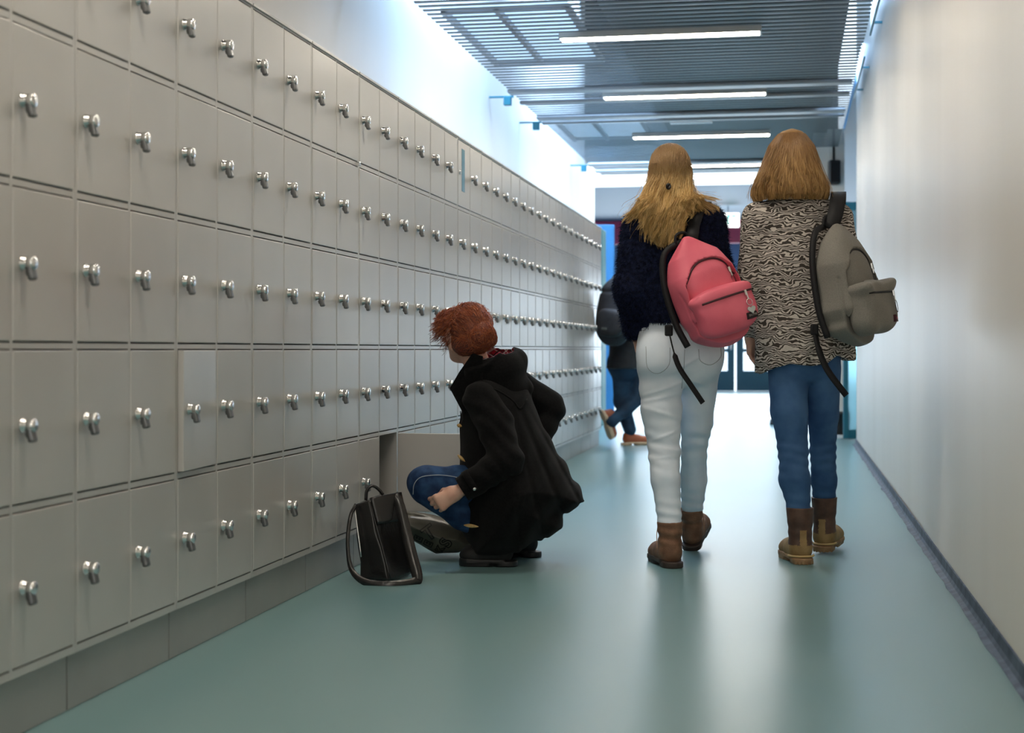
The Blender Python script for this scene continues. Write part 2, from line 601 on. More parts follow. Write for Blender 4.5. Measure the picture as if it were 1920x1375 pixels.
ME_CAR, ME_DOOR = carcass_mesh(), door_mesh()
ORD = {-2: None}
_ord = ['first', 'second', 'third', 'fourth', 'fifth', 'sixth', 'seventh', 'eighth', 'ninth', 'tenth', 'eleventh', 'twelfth',
        'thirteenth', 'fourteenth', 'fifteenth', 'sixteenth', 'seventeenth', 'eighteenth']
proto_latch = None
for k in range(-2, 17):
    y0 = YL0 + LW * k
    if k == -2:
        lb = 'grey metal locker cabinet outside the photo, nearest the camera'
    elif k == -1:
        lb = 'grey metal locker cabinet cut off by the left edge of the photo'
    elif k == 0:
        lb = 'grey ten-door locker cabinet with all doors shut, left of the ajar door'
    elif k == 1:
        lb = 'grey ten-door locker cabinet with one ajar door in its fourth row'
    elif k == 4:
        lb = 'grey locker cabinet with an open bottom door beside the crouching person'
    elif k == 7:
        lb = 'grey locker cabinet with a narrow blue slit in one top door'
    elif k == 16:
        lb = 'grey locker cabinet at the far end of the row, beside the black backpack'
    else:
        lb = 'grey ten-door locker cabinet, %s in the row counted from the left edge' % _ord[k + 1]
    cab = empty('locker_cabinet', (XLK, y0, 0), 0, lb, 'locker cabinet', 'grey locker cabinets along the left wall')
    o = bpy.data.objects.new('carcass', ME_CAR)
    COL.objects.link(o)
    o.parent = cab
    bm = bmesh.new()
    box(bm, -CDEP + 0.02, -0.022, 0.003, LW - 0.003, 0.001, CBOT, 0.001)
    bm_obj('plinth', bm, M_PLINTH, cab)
    for c in range(2):
        for r in range(5):
            d = bpy.data.objects.new('locker_door', ME_DOOR)
            COL.objects.link(d)
            d.parent = cab
            d.location = (0, COLS[c][1], ROWS[r][0])
            if k == 1 and c == 0 and r == 3:
                d.rotation_euler = (0, 0, math.radians(3.2))
                d['label'] = 'locker door standing ajar'
            if k == 4 and c == 1 and r == 4:
                d.rotation_euler = (0, 0, math.radians(90))
                d.location = (0.006, COLS[c][1] + 0.004, ROWS[r][0])
                d['label'] = 'locker door swung wide open'
            if k == 7 and c == 0 and r == 0:
                d['label'] = 'locker door with a narrow blue glazed slit'
                bm = bmesh.new()
                box(bm, -0.001, 0.0015, -DWD + 0.085, -DWD + 0.155, 0.08, 0.30, 0.0005)
                bm_obj('slit', bm, mat_new('slit_glass', (0.12, 0.30, 0.42), 0.15), d)
                V, Q = lathe_x([(0, 0), (0, 0.011), (0.006, 0.010), (0.007, 0.0)])
                q = np_mesh('lock', V, Q, M_CHROME, d)
                q.location = (0, -DWD + 0.03, 0.172)
                continue
            if proto_latch is None:
                proto_latch = latch_objs(d)
            else:
                q = proto_latch.copy()
                COL.objects.link(q)
                q.parent = d
                for hch in proto_latch.children:
                    w = hch.copy()
                    COL.objects.link(w)
                    w.parent = q
    if k == 3:
        bm = bmesh.new()
        box(bm, 0.0, 0.012, LW - 0.035, LW - 0.012, 1.578, 1.594, 0.002, None)
        bm_obj('hinge_bracket', bm, M_CHROME, cab)

# ------------------------------------------------------------------ organic surfaces: a blended distance field turned into one mesh
class Field:
    def __init__(s, lo, hi, h):
        s.h = h
        s.lo = np.array(lo, float)
        n = np.ceil((np.array(hi, float) - s.lo) / h).astype(int) + 1
        s.n = n
        s.ax = [s.lo[i] + h * np.arange(n[i]) for i in range(3)]
        s.D = np.full(n, 1.0, dtype=np.float32)

    def sub(s, lo, hi, pad):
        i0 = np.maximum(0, np.floor((np.array(lo) - pad - s.lo) / s.h).astype(int))
        i1 = np.minimum(s.n, np.ceil((np.array(hi) + pad - s.lo) / s.h).astype(int) + 1)
        sl = tuple(slice(a, max(a, b)) for a, b in zip(i0, i1))
        X = s.ax[0][sl[0]][:, None, None]
        Y = s.ax[1][sl[1]][None, :, None]
        Z = s.ax[2][sl[2]][None, None, :]
        return sl, X, Y, Z

    def comb(s, sl, d, k, op):
        D = s.D[sl]
        if op == 'add':
            if k <= 0:
                r = np.minimum(D, d)
            else:
                hh = np.maximum(k - np.abs(D - d), 0) / k
                r = np.minimum(D, d) - hh * hh * k * 0.25
        elif op == 'cut':
            d = -d
            if k <= 0:
                r = np.maximum(D, d)
            else:
                hh = np.maximum(k - np.abs(D - d), 0) / k
                r = np.maximum(D, d) + hh * hh * k * 0.25
        s.D[sl] = r

    def cone(s, a, b, ra, rb, k=0.02, op='add', sq=None):
        """round cone a->b; sq=(axis, factor) flattens the section across axis"""
        a, b = np.array(a, float), np.array(b, float)
        m = max(ra, rb) * (1.6 if sq else 1)
        sl, X, Y, Z = s.sub(np.minimum(a, b) - m, np.maximum(a, b) + m, k + 3 * s.h + 0.01)
        ab = b - a
        l2 = float(ab.dot(ab)) + 1e-9
        px, py, pz = X - a[0], Y - a[1], Z - a[2]
        t = np.clip((px * ab[0] + py * ab[1] + pz * ab[2]) / l2, 0, 1)
        qx, qy, qz = px - t * ab[0], py - t * ab[1], pz - t * ab[2]
        if sq:
            ax_, f = np.array(sq[0], float), sq[1]
            ax_ /= np.linalg.norm(ax_)
            dp = qx * ax_[0] + qy * ax_[1] + qz * ax_[2]
            g = (1.0 / f - 1.0) * dp
            qx, qy, qz = qx + g * ax_[0], qy + g * ax_[1], qz + g * ax_[2]
        d = np.sqrt(qx * qx + qy * qy + qz * qz) - (ra + (rb - ra) * t)
        if sq:
            d = d * min(1.0, sq[1] * 1.1)
        s.comb(sl, d, k, op)
        return s

    def chain(s, pts, rs, k=0.02, sq=None, op='add'):
        for i in range(len(pts) - 1):
            s.cone(pts[i], pts[i + 1], rs[i], rs[i + 1], k, op, sq)
        return s

    def ell(s, c, r, k=0.02, op='add', R=None):
        c, r = np.array(c, float), np.array(r, float)
        m = r.max()
        sl, X, Y, Z = s.sub(c - m, c + m, k + 3 * s.h + 0.01)
        px, py, pz = X - c[0], Y - c[1], Z - c[2]
        if R is not None:
            M = np.array(R.to_3x3().transposed())
            px, py, pz = [M[i, 0] * px + M[i, 1] * py + M[i, 2] * pz for i in range(3)]
        k0 = np.sqrt((px / r[0]) ** 2 + (py / r[1]) ** 2 + (pz / r[2]) ** 2)
        k1 = np.sqrt((px / r[0] ** 2) ** 2 + (py / r[1] ** 2) ** 2 + (pz / r[2] ** 2) ** 2)
        d = k0 * (k0 - 1) / (k1 + 1e-6)
        s.comb(sl, d, k, op)
        return s

    def rbox(s, c, hs, rad, k=0.01, op='add', R=None):
        c, hs = np.array(c, float), np.array(hs, float)
        m = np.linalg.norm(hs)
        sl, X, Y, Z = s.sub(c - m, c + m, k + 3 * s.h + 0.01)
        px, py, pz = X - c[0], Y - c[1], Z - c[2]
        if R is not None:
            M = np.array(R.to_3x3().transposed())
            px, py, pz = [M[i, 0] * px + M[i, 1] * py + M[i, 2] * pz for i in range(3)]
        qx, qy, qz = np.abs(px) - hs[0] + rad, np.abs(py) - hs[1] + rad, np.abs(pz) - hs[2] + rad
        o = np.sqrt(np.maximum(qx, 0) ** 2 + np.maximum(qy, 0) ** 2 + np.maximum(qz, 0) ** 2)
        d = o + np.minimum(np.maximum(qx, np.maximum(qy, qz)), 0) - rad
        s.comb(sl, d, k, op)
        return s

    def fn(s, f, k=0.0, op='add', lo=None, hi=None):
        if lo is None:
            lo, hi = s.lo, s.lo + s.h * s.n
        sl, X, Y, Z = s.sub(lo, hi, 0)
        s.comb(sl, f(X, Y, Z).astype(np.float32), k, op)
        return s

    def warp(s, f):
        """add a displacement field (cloth folds)"""
        X, Y, Z = s.ax[0][:, None, None], s.ax[1][None, :, None], s.ax[2][None, None, :]
        s.D = s.D + f(X, Y, Z).astype(np.float32)
        return s

    def mesh_np(s, iters=1):
        D = s.D
        D = np.pad(D, 1, constant_values=1.0)
        lo = s.lo - s.h
        S = D < 0
        nx, ny, nz = D.shape
        cs = [(i, j, k) for i in (0, 1) for j in (0, 1) for k in (0, 1)]
        cnt = np.zeros((nx - 1, ny - 1, nz - 1), np.int8)
        for (i, j, k) in cs:
            cnt += S[i:nx - 1 + i, j:ny - 1 + j, k:nz - 1 + k]
        act = (cnt > 0) & (cnt < 8)
        idx = np.full(act.shape, -1, np.int32)
        c = np.argwhere(act)
        idx[act] = np.arange(len(c))
        V = np.zeros((len(c), 3))
        W = np.zeros(len(c))
        val = {q: D[c[:, 0] + q[0], c[:, 1] + q[1], c[:, 2] + q[2]].astype(float) for q in cs}
        for q in cs:
            for a in range(3):
                if q[a] == 0:
                    r = list(q)
                    r[a] = 1
                    v0, v1 = val[q], val[tuple(r)]
                    m = (v0 < 0) != (v1 < 0)
                    t = np.where(m, v0 / np.where(m, v0 - v1, 1), 0)
                    P = np.tile(np.array(q, float), (len(c), 1))
                    P[:, a] += t
                    V += P * m[:, None]
                    W += m
        V = V / W[:, None] + c
        V = lo + V * s.h
        F = []
        for a in range(3):
            b, d = (a + 1) % 3, (a + 2) % 3
            sa = [slice(1, -1)] * 3
            sa[a] = slice(0, D.shape[a] - 1)
            sb = list(sa)
            sb[a] = slice(1, D.shape[a])
            s0, s1 = S[tuple(sa)], S[tuple(sb)]
            e = np.argwhere(s0 != s1)
            if len(e) == 0:
                continue
            flip = s0[e[:, 0], e[:, 1], e[:, 2]]
            e = e + 1
            e[:, a] -= 1
            def cell(db, dd):
                q = e.copy()
                q[:, b] += db
                q[:, d] += dd
                return idx[q[:, 0], q[:, 1], q[:, 2]]
            q = np.stack([cell(-1, -1), cell(0, -1), cell(0, 0), cell(-1, 0)], 1)
            q[~flip] = q[~flip][:, ::-1]
            F.append(q)
        F = np.vstack(F)
        F = F[(F >= 0).all(1)]
        for _ in range(iters):       # light smoothing
            acc = np.zeros_like(V)
            n = np.zeros(len(V))
            for i in range(4):
                j = (i + 1) % 4
                np.add.at(acc, F[:, i], V[F[:, j]])
                np.add.at(n, F[:, i], 1)
                np.add.at(acc, F[:, j], V[F[:, i]])
                np.add.at(n, F[:, j], 1)
            V = V * 0.5 + 0.5 * acc / np.maximum(n, 1)[:, None]
        return V, F

    def obj(s, name, mat, parent=None, iters=1, keep=None, M=None):
        V, F = s.mesh_np(iters)
        if keep is not None:
            c = V[F].mean(1)
            F = F[keep(c[:, 0], c[:, 1], c[:, 2])]
            u, inv = np.unique(F, return_inverse=True)
            V, F = V[u], inv.reshape(F.shape)
        if M is not None:
            Mn = np.array(M)
            V = V @ Mn[:3, :3].T + Mn[:3, 3]
        return np_mesh(name, V, F, mat, parent)


def folds(seed, amp, freqs, dirs=None, n=6):
    """smooth cloth wrinkles: warped sines"""
    r = np.random.RandomState(seed)
    T = []
    for i in range(n):
        d = r.normal(size=3) if dirs is None else np.array(dirs[i % len(dirs)]) + r.normal(size=3) * 0.35
        d /= np.linalg.norm(d)
        f = freqs[0] + (freqs[1] - freqs[0]) * r.rand()
        T.append((d * f, r.rand() * 6.28, r.normal(size=3) * f * 0.25, r.rand() * 6.28))

    def g(X, Y, Z):
        o = 0
        for (d, ph, w, p2) in T:
            o = o + np.sin(X * d[0] + Y * d[1] + Z * d[2] + ph + 1.6 * np.sin(X * w[0] + Y * w[1] + Z * w[2] + p2))
        return amp * o / math.sqrt(n)
    return g


class Frame:
    """local frame of a figure: x across the corridor (camera right), y away from the camera, z up; origin on the floor"""
    def __init__(s, px0, depth):
        s.d0 = depth
        s.x0 = (px0 - 960) * depth / F_PX
        s.loc = Vector((s.x0 * CT - depth * ST, s.x0 * ST + depth * CT, 0))

    def __call__(s, px, py, dy=0.0):
        d = s.d0 + dy
        return ((px - 960) * d / F_PX - s.x0, dy, HC + (HOR - py) * d / F_PX)

    def root(s, name, label, cat, group=None):
        return empty(name, s.loc, YAW, label, cat, group)


def ride_on(f, P, off):
    """push points onto the surface of field f"""
    P = np.array(P, float)
    D_ = f.D
    for _ in range(3):
        g_ = np.clip(((P - f.lo) / f.h), 1.01, f.n - 2.01)
        i_ = g_.astype(int)
        d0 = D_[i_[:, 0], i_[:, 1], i_[:, 2]]
        gr = np.stack([D_[i_[:, 0] + 1, i_[:, 1], i_[:, 2]] - D_[i_[:, 0] - 1, i_[:, 1], i_[:, 2]],
                       D_[i_[:, 0], i_[:, 1] + 1, i_[:, 2]] - D_[i_[:, 0], i_[:, 1] - 1, i_[:, 2]],
                       D_[i_[:, 0], i_[:, 1], i_[:, 2] + 1] - D_[i_[:, 0], i_[:, 1], i_[:, 2] - 1]], 1)
        gr /= np.linalg.norm(gr, axis=1)[:, None] + 1e-9
        fr = ((P - f.lo) / f.h - i_ - 0.0)
        P += gr * (off - d0)[:, None]
    k = np.ones(3) / 3
    Q = P.copy()
    for a in range(3 if len(P) > 4 else 0):
        Q[1:-1, a] = np.convolve(P[:, a], k, 'valid')
    return Q


def hair_strands(name, fn, n, mat, parent, seed=1, seg=16, r=0.0013, nside=3, trim=0.0):
    """fn(rng)-> (m,3) path ; all strands become one mesh with a per-strand tint attribute"""
    rs = np.random.RandomState(seed)
    Vs, Qs, tint, off = [], [], [], 0
    for i in range(n):
        P = fn(rs)
        if P is None:
            continue
        P = P[:max(6, int(len(P) * (1 - trim * rs.rand())))]
        m = len(P)
        rad = r * (0.7 + 0.6 * rs.rand()) * np.linspace(1.0, 0.35, m)
        T = np.gradient(P, axis=0)
        T /= np.linalg.norm(T, axis=1)[:, None] + 1e-9
        U = np.cross(T, [0.3, 0.1, 0.95])
        U /= np.linalg.norm(U, axis=1)[:, None] + 1e-9
        W = np.cross(T, U)
        V = [P + (U * math.cos(a) + W * math.sin(a)) * rad[:, None] for a in (0, 2.094, 4.189)]
        V = np.stack(V, 1).reshape(-1, 3)
        ii = np.arange(m - 1)[:, None] * 3
        q = np.concatenate([np.stack([ii[:, 0] + k, ii[:, 0] + (k + 1) % 3, ii[:, 0] + 3 + (k + 1) % 3, ii[:, 0] + 3 + k], 1) for k in range(3)])
        Vs.append(V)
        Qs.append(q + off)
        tint.append(np.full(len(V), rs.rand()))
        off += len(V)
    o = np_mesh(name, np.vstack(Vs), np.vstack(Qs), mat, parent)
    at = o.data.attributes.new('tint', 'FLOAT', 'POINT')
    at.data.foreach_set('value', np.concatenate(tint).astype(np.float32))
    return o


def hair_mat(name, c1, c2, c3, zlo=None, zhi=None, top=None, rough=0.46):
    """strand colour by per-strand tint; optionally browner roots above zhi"""
    m = mat_new(name, c2, rough, 0, 0.5)
    b = m.node_tree.nodes['Principled BSDF']
    at = N(m, 'ShaderNodeAttribute', attribute_name='tint')
    cr = N(m, 'ShaderNodeValToRGB')
    cr.color_ramp.elements[0].color = (*c1, 1)
    cr.color_ramp.elements[1].color = (*c3, 1)
    e = cr.color_ramp.elements.new(0.5)
    e.color = (*c2, 1)
    L(m, at.outputs['Fac'], cr.inputs[0])
    out = cr.outputs[0]
    if top is not None:
        tc = N(m, 'ShaderNodeTexCoord')
        sp = N(m, 'ShaderNodeSeparateXYZ')
        L(m, tc.outputs['Object'], sp.inputs[0])
        mr = N(m, 'ShaderNodeMapRange')
        mr.inputs['From Min'].default_value = zlo
        mr.inputs['From Max'].default_value = zhi
        L(m, sp.outputs['Z'], mr.inputs['Value'])
        mx = N(m, 'ShaderNodeMix', data_type='RGBA', blend_type='MIX')
        L(m, mr.outputs[0], mx.inputs['Factor'])
        L(m, out, mx.inputs['A'])
        mx.inputs['B'].default_value = (*top, 1)
        out = mx.outputs['Result']
    L(m, out, b.inputs['Base Color'])
    return m


def boot(root, M, h=0.18, foot=0.245, w=0.043, shaft_r=0.050, mats=None, heel=0.035, kind='slouch', laces=False, name='boot', lab=None):
    """a boot, toe along +y, heel at the origin; M places it. mats = (upper, sole, shaft)"""
    f = Field((-0.09, -0.06, -0.01), (0.09, foot + 0.04, h + 0.03), 0.005 if kind != 'work' else 0.0034)
    f.cone((0, 0.035, 0.055), (0, 0.12, 0.052), w, w * 0.98, 0.03, sq=((1, 0, 0), 0.85))
    f.cone((0, 0.10, 0.047), (0.0, foot - 0.05, 0.045), w * 0.95, w * 0.82, 0.03)
    f.ell((0, foot - 0.055, 0.042), (w * 1.05, 0.055, 0.030), 0.02)
    f.cone((0, 0.040, 0.06), (0, 0.045, h), 0.042, shaft_r, 0.03)
    f.fn(lambda X, Y, Z: 0.012 - Z + 0 * X + 0 * Y, op='cut') if False else None
    if kind == 'slouch':
        f.warp(lambda X, Y, Z: -0.0035 * np.sin(Z * 150 + 9 * X - 14 * Y) * np.clip((Z - 0.06) * 20, 0, 1) * np.clip((h - 0.012 - Z) * 30, 0, 1))
    else:
        f.warp(lambda X, Y, Z: -0.003 * np.sin(Z * 120 + 12 * X + 10 * Y) * np.clip((Z - 0.09) * 20, 0, 1) * np.clip((h - 0.05 - Z) * 20, 0, 1))
    f.D = np.maximum(f.D, (f.ax[2] - h)[None, None, :])                     # open, level top
    f.D = np.maximum(f.D, (0.018 - f.ax[2])[None, None, :])
    f.cone((0, 0.045, h + 0.03), (0, 0.045, h + 0.004), shaft_r - 0.009, shaft_r - 0.010, 0.0, 'cut')
    split = 0.115 if kind == 'work' else None
    Mf = M
    if split:
        b = f.obj(name, mats[0], root, 1, keep=lambda x, y, z: ~((z > 0.075 + 0.6 * np.clip(y - 0.05, 0, 1)) & ~((np.abs(x) < 0.015) & (y < 0.03) & (z < 0.135))), M=Mf)
        sh = f.obj('boot_shaft', mats[2], b, 1, keep=lambda x, y, z: (z > 0.075 + 0.6 * np.clip(y - 0.05, 0, 1)) & ~((np.abs(x) < 0.015) & (y < 0.03) & (z < 0.135)), M=Mf)
        sh['label'] = 'dark brown boot shaft'
    else:
        b = f.obj(name, mats[0], root, 1, M=Mf)
    if lab:
        b['label'] = lab
    # sole
    g = Field((-0.08, -0.05, -0.01), (0.08, foot + 0.04, 0.06), 0.004)
    zz = 0.022
    g.fn(lambda X, Y, Z: np.maximum(np.sqrt((X / (w * (1.0 + 0.10 * np.clip((Y - 0.08) * 8, 0, 1)))) ** 2 + (np.clip(np.abs(Y - foot / 2) - (foot / 2 - w), 0, 1) / w) ** 2) * w - w, np.abs(Z - zz) - 0.009))
    g.fn(lambda X, Y, Z: np.maximum(np.sqrt(X ** 2 + np.clip(np.abs(Y - 0.022) - 0.012, 0, 1) ** 2) - w * 0.93, np.abs(Z - 0.012) - 0.0125))
    g.fn(lambda X, Y, Z: np.maximum(np.sqrt(X ** 2 + np.clip(np.abs(Y - foot + 0.075) - 0.035, 0, 1) ** 2) - w * 0.98, np.abs(Z - 0.010) - 0.0105))
    if kind == 'work':
        g.warp(lambda X, Y, Z: 0.0022 * np.sin(X * 420) * (Z < 0.014) + 0 * Y)
    g.obj('sole', mats[1], b, 1, M=Mf)
    if kind == 'work':
        V, Q = tube_np([((w + 0.004) * 1.0 * math.cos(t), 0.032 + (w + 0.002) * math.sin(t), 0.031) for t in np.linspace(math.pi, 2 * math.pi, 16)], 0.0045, 6)
        Mn = np.array(M)
        V = V @ Mn[:3, :3].T + Mn[:3, 3]
        np_mesh('welt', V, Q, mats[3], b)
    if laces:
        items = []
        for i in range(7):
            z = 0.085 + i * 0.014
            items.append(tube_np(smooth_path([(-0.024, 0.085, z), (0.0, 0.100 - i * 0.002, z + 0.006), (0.024, 0.085, z + 0.010)], 8), 0.0018, 5))
        for sx in (-1, 1):
            items.append(tube_np(smooth_path([(sx * 0.004, 0.092, h - 0.02), (sx * 0.035, 0.10, h - 0.035), (sx * 0.046, 0.07, h - 0.09), (sx * 0.044, 0.06, 0.05)], 14), 0.0017, 5))
            items.append(tube_np(smooth_path([(0, 0.092, h - 0.02), (sx * 0.022, 0.105, h + 0.0), (sx * 0.034, 0.10, h - 0.03), (sx * 0.005, 0.094, h - 0.025)], 14), 0.0018, 5))
        V, Q = merge_np(items)
        Mn = np.array(M)
        V = V @ Mn[:3, :3].T + Mn[:3, 3]
        np_mesh('laces', V, Q, mats[4] if len(mats) > 4 else mats[1], b)
    return b


def boot_at(ankle, yaw, pitch=0.0, lift=0.0):
    """boot placed so that its shaft (0, .045) stands under the ankle point"""
    M = place((0, 0, 0), yaw, pitch)
    v = M @ Vector((0, 0.045, 0.12))
    return Matrix.Translation((ankle[0] - v.x, ankle[1] - v.y, lift)) @ M


def place(loc, yaw=0, pitch=0, roll=0):
    """yaw about z, then toe-up pitch, then roll, placed at loc"""
    return Matrix.Translation(Vector(loc)) @ Matrix.Rotation(yaw, 4, 'Z') @ Matrix.Rotation(pitch, 4, 'X') @ Matrix.Rotation(roll, 4, 'Y')


M_SKIN = noise_mix(mat_new('skin', (0.62, 0.36, 0.27), 0.45, 0, 0.4, **{'Subsurface Weight': 0.08, 'Subsurface Radius': (0.01, 0.004, 0.002)}), (0.60, 0.33, 0.25), (0.70, 0.43, 0.33), 18, 3)


def head(f, c, yaw, r=1.0):
    """skull, jaw, nose, brow, lips, ears; face looks along +y turned by yaw"""
    R = Matrix.Rotation(yaw, 4, 'Z')

    def P(x, y, z):
        v = R @ Vector((x * r, y * r, z * r))
        return (c[0] + v.x, c[1] + v.y, c[2] + v.z)
    f.ell(P(0, -0.012, 0.025), (0.076 * r, 0.094 * r, 0.088 * r), 0.02, R=R)
    f.cone(P(0, 0.035, -0.02), P(0, 0.062, -0.082), 0.056 * r, 0.024 * r, 0.03)
    for sx in (-1, 1):
        f.cone(P(sx * 0.052, 0.0, -0.045), P(sx * 0.02, 0.06, -0.082), 0.022 * r, 0.020 * r, 0.03)
        f.ell(P(sx * 0.040, 0.062, -0.022), (0.022 * r, 0.018 * r, 0.020 * r), 0.02)
        f.ell(P(sx * 0.030, 0.074, 0.012), (0.014 * r, 0.010 * r, 0.008 * r), 0.006, 'cut')
        f.ell(P(sx * 0.030, 0.070, 0.010), (0.011 * r, 0.010 * r, 0.009 * r), 0.003)
        f.cone(P(sx * 0.045, 0.070, 0.030), P(sx * 0.014, 0.082, 0.030), 0.006 * r, 0.007 * r, 0.012)
        f.ell(P(sx * 0.078, -0.005, 0.0), (0.010 * r, 0.018 * r, 0.030 * r), 0.006, R=R)
    f.cone(P(0, 0.082, 0.018), P(0, 0.102, -0.014), 0.008 * r, 0.012 * r, 0.012)
    f.cone(P(-0.018, 0.080, -0.045), P(0.018, 0.080, -0.045), 0.008 * r, 0.008 * r, 0.008)
    f.cone(P(-0.014, 0.078, -0.056), P(0.014, 0.078, -0.056), 0.008 * r, 0.008 * r, 0.006)
    return P


def hand(f, wrist, axis, side, length=0.17, curl=0.35, thumb=0.75, curl_dir=None):
    """palm, four unequal curled fingers and a thumb. axis = towards the fingertips, side = towards the thumb, curl_dir = palm side"""
    a = Vector(axis).normalized()
    s = Vector(side)
    s = (s - a * s.dot(a)).normalized()
    n = Vector(curl_dir) if curl_dir is not None else a.cross(s)
    n = (n - a * n.dot(a) - s * n.dot(s)).normalized()
    w = Vector(wrist)
    L0 = length
    k1 = w + a * (0.46 * L0)
    f.cone(w, w + a * 0.02, 0.024, 0.024, 0.015)
    f.cone(w + a * 0.015 + s * 0.012, k1 + s * 0.022, 0.019, 0.014, 0.015)
    f.cone(w + a * 0.015 - s * 0.010, k1 - s * 0.024, 0.018, 0.012, 0.015)
    f.cone(w + a * 0.02, k1, 0.018, 0.014, 0.015)
    lens = [0.92, 1.0, 0.95, 0.76]
    for i, q in enumerate(lens):
        base = k1 + s * (0.030 - 0.0195 * i) - a * (0.003 * abs(i - 1))
        l = 0.50 * L0 * q
        d = a.copy()
        p = base
        rad = 0.0088 if i < 3 else 0.0075
        for j, (fr, rr) in enumerate(((0.45, 1.0), (0.30, 0.92), (0.25, 0.82))):
            ang = curl * (0.75 + 0.35 * j) + 0.04 * i
            d = (d * math.cos(ang) + n * math.sin(ang)).normalized()
            n2 = (n * math.cos(ang) - a * math.sin(ang))
            p2 = p + d * (l * fr)
            f.cone(p, p2, rad * rr * 1.03, rad * rr * 0.93, 0.004)
            p = p2
    tb = w + a * (0.10 * L0) + s * 0.020
    t1 = tb + (a * 0.55 + s * thumb + n * (0.3 + (0.75 - thumb))).normalized() * (0.24 * L0)
    t2 = t1 + (a * 0.95 + s * (thumb - 0.60) + n * (0.35 + (0.75 - thumb))).normalized() * (0.17 * L0)
    t3 = t2 + (a * 0.9 - s * 0.05 + n * 0.5).normalized() * (0.14 * L0)
    f.cone(tb, t1, 0.015, 0.0115, 0.012)
    f.cone(t1, t2, 0.0105, 0.0098, 0.004)
    f.cone(t2, t3, 0.0098, 0.0082, 0.004)


def surf_y(f, x, z):
    """nearest-to-camera surface (smallest y) of field f at local x, z, interpolated"""
    gx = np.clip((x - f.lo[0]) / f.h, 0, f.n[0] - 1.001)
    gz = np.clip((z - f.lo[2]) / f.h, 0, f.n[2] - 1.001)
    i, k = int(gx), int(gz)
    u, w = gx - i, gz - k
    col = (f.D[i, :, k] * (1 - u) * (1 - w) + f.D[i + 1, :, k] * u * (1 - w) + f.D[i, :, k + 1] * (1 - u) * w + f.D[i + 1, :, k + 1] * u * w)
    c = np.argwhere(col < 0)
    if not len(c):
        return 0.0
    j = int(c[0, 0])
    if j == 0:
        return f.ax[1][0]
    return f.ax[1][j] - f.h * col[j] / (col[j] - col[j - 1])


def on_surf(f, G, pix, off=-0.001, n=14, dy=0.0):
    """polyline given as pixel pairs, laid on the near surface of field f"""
    P = smooth_path([G(a, b, dy) for a, b in pix], n)
    for q in P:
        q[1] = surf_y(f, q[0], q[2]) + off
    return P


def ramp(x, xs, ys):
    return np.interp(x, xs, ys)


M_SWEAT = noise_mix(mat_new('navy_fleece', (0.006, 0.010, 0.035), 0.85, 0, 0.2), (0.003, 0.005, 0.018), (0.012, 0.018, 0.055), 60, 3)
M_JEANL = noise_mix(mat_new('pale_denim', (0.55, 0.60, 0.66), 0.8, 0, 0.25), (0.68, 0.77, 0.89), (0.78, 0.85, 0.95), 9, 5, bump=0.07, bscale=500)
M_JEANB = noise_mix(mat_new('blue_denim', (0.05, 0.12, 0.26), 0.8, 0, 0.25), (0.030, 0.085, 0.21), (0.065, 0.15, 0.31), 8, 5, bump=0.07, bscale=500)
M_JEAND = noise_mix(mat_new('dark_denim', (0.02, 0.05, 0.12), 0.8, 0, 0.25), (0.006, 0.022, 0.070), (0.022, 0.065, 0.16), 20, 5, bump=0.07, bscale=500)
M_BOOTB = noise_mix(mat_new('brown_suede', (0.17, 0.08, 0.045), 0.7), (0.13, 0.060, 0.032), (0.23, 0.115, 0.065), 22, 4, bump=0.2, bscale=200)
M_BOOTS = mat_new('dark_sole', (0.035, 0.022, 0.018), 0.6)
M_TANN = noise_mix(mat_new('tan_nubuck', (0.33, 0.21, 0.09), 0.75), (0.25, 0.15, 0.055), (0.38, 0.25, 0.11), 16, 4, bump=0.2, bscale=220)
M_TSOLE = noise_mix(mat_new('tan_rubber', (0.34, 0.20, 0.10), 0.6), (0.26, 0.14, 0.065), (0.40, 0.25, 0.13), 30, 3)
M_WELT = mat_new('pale_welt', (0.62, 0.44, 0.20), 0.6)
M_DSHAFT = noise_mix(mat_new('dark_brown_leather', (0.09, 0.045, 0.03), 0.55), (0.065, 0.032, 0.022), (0.12, 0.062, 0.042), 20, 4)
M_LACE = mat_new('lace_cord', (0.40, 0.24, 0.14), 0.8)
M_STITCH = mat_new('stitching', (0.36, 0.41, 0.47), 0.9)
M_STRAPB = mat_new('black_webbing', (0.010, 0.010, 0.012), 0.6, 0, 0.3)
M_COAT = noise_mix(mat_new('black_wool', (0.010, 0.010, 0.012), 0.9, 0, 0.12, **{'Sheen Weight': 0.05, 'Sheen Roughness': 0.5}), (0.0025, 0.0025, 0.0032), (0.0055, 0.0055, 0.0062), 120, 3, bump=0.3, bscale=500)
M_TOGGLE = noise_mix(mat_new('wooden_toggle', (0.5, 0.3, 0.1), 0.5), (0.42, 0.25, 0.08), (0.62, 0.42, 0.17), 60, 3)
M_SILVER = mat_new('silver_metal', (0.75, 0.75, 0.75), 0.25, 1.0)
M_LEATHER = noise_mix(mat_new('black_leather', (0.010, 0.010, 0.011), 0.25, 0, 0.55), (0.008, 0.008, 0.009), (0.014, 0.013, 0.013), 30, 3, bump=0.08, bscale=140)


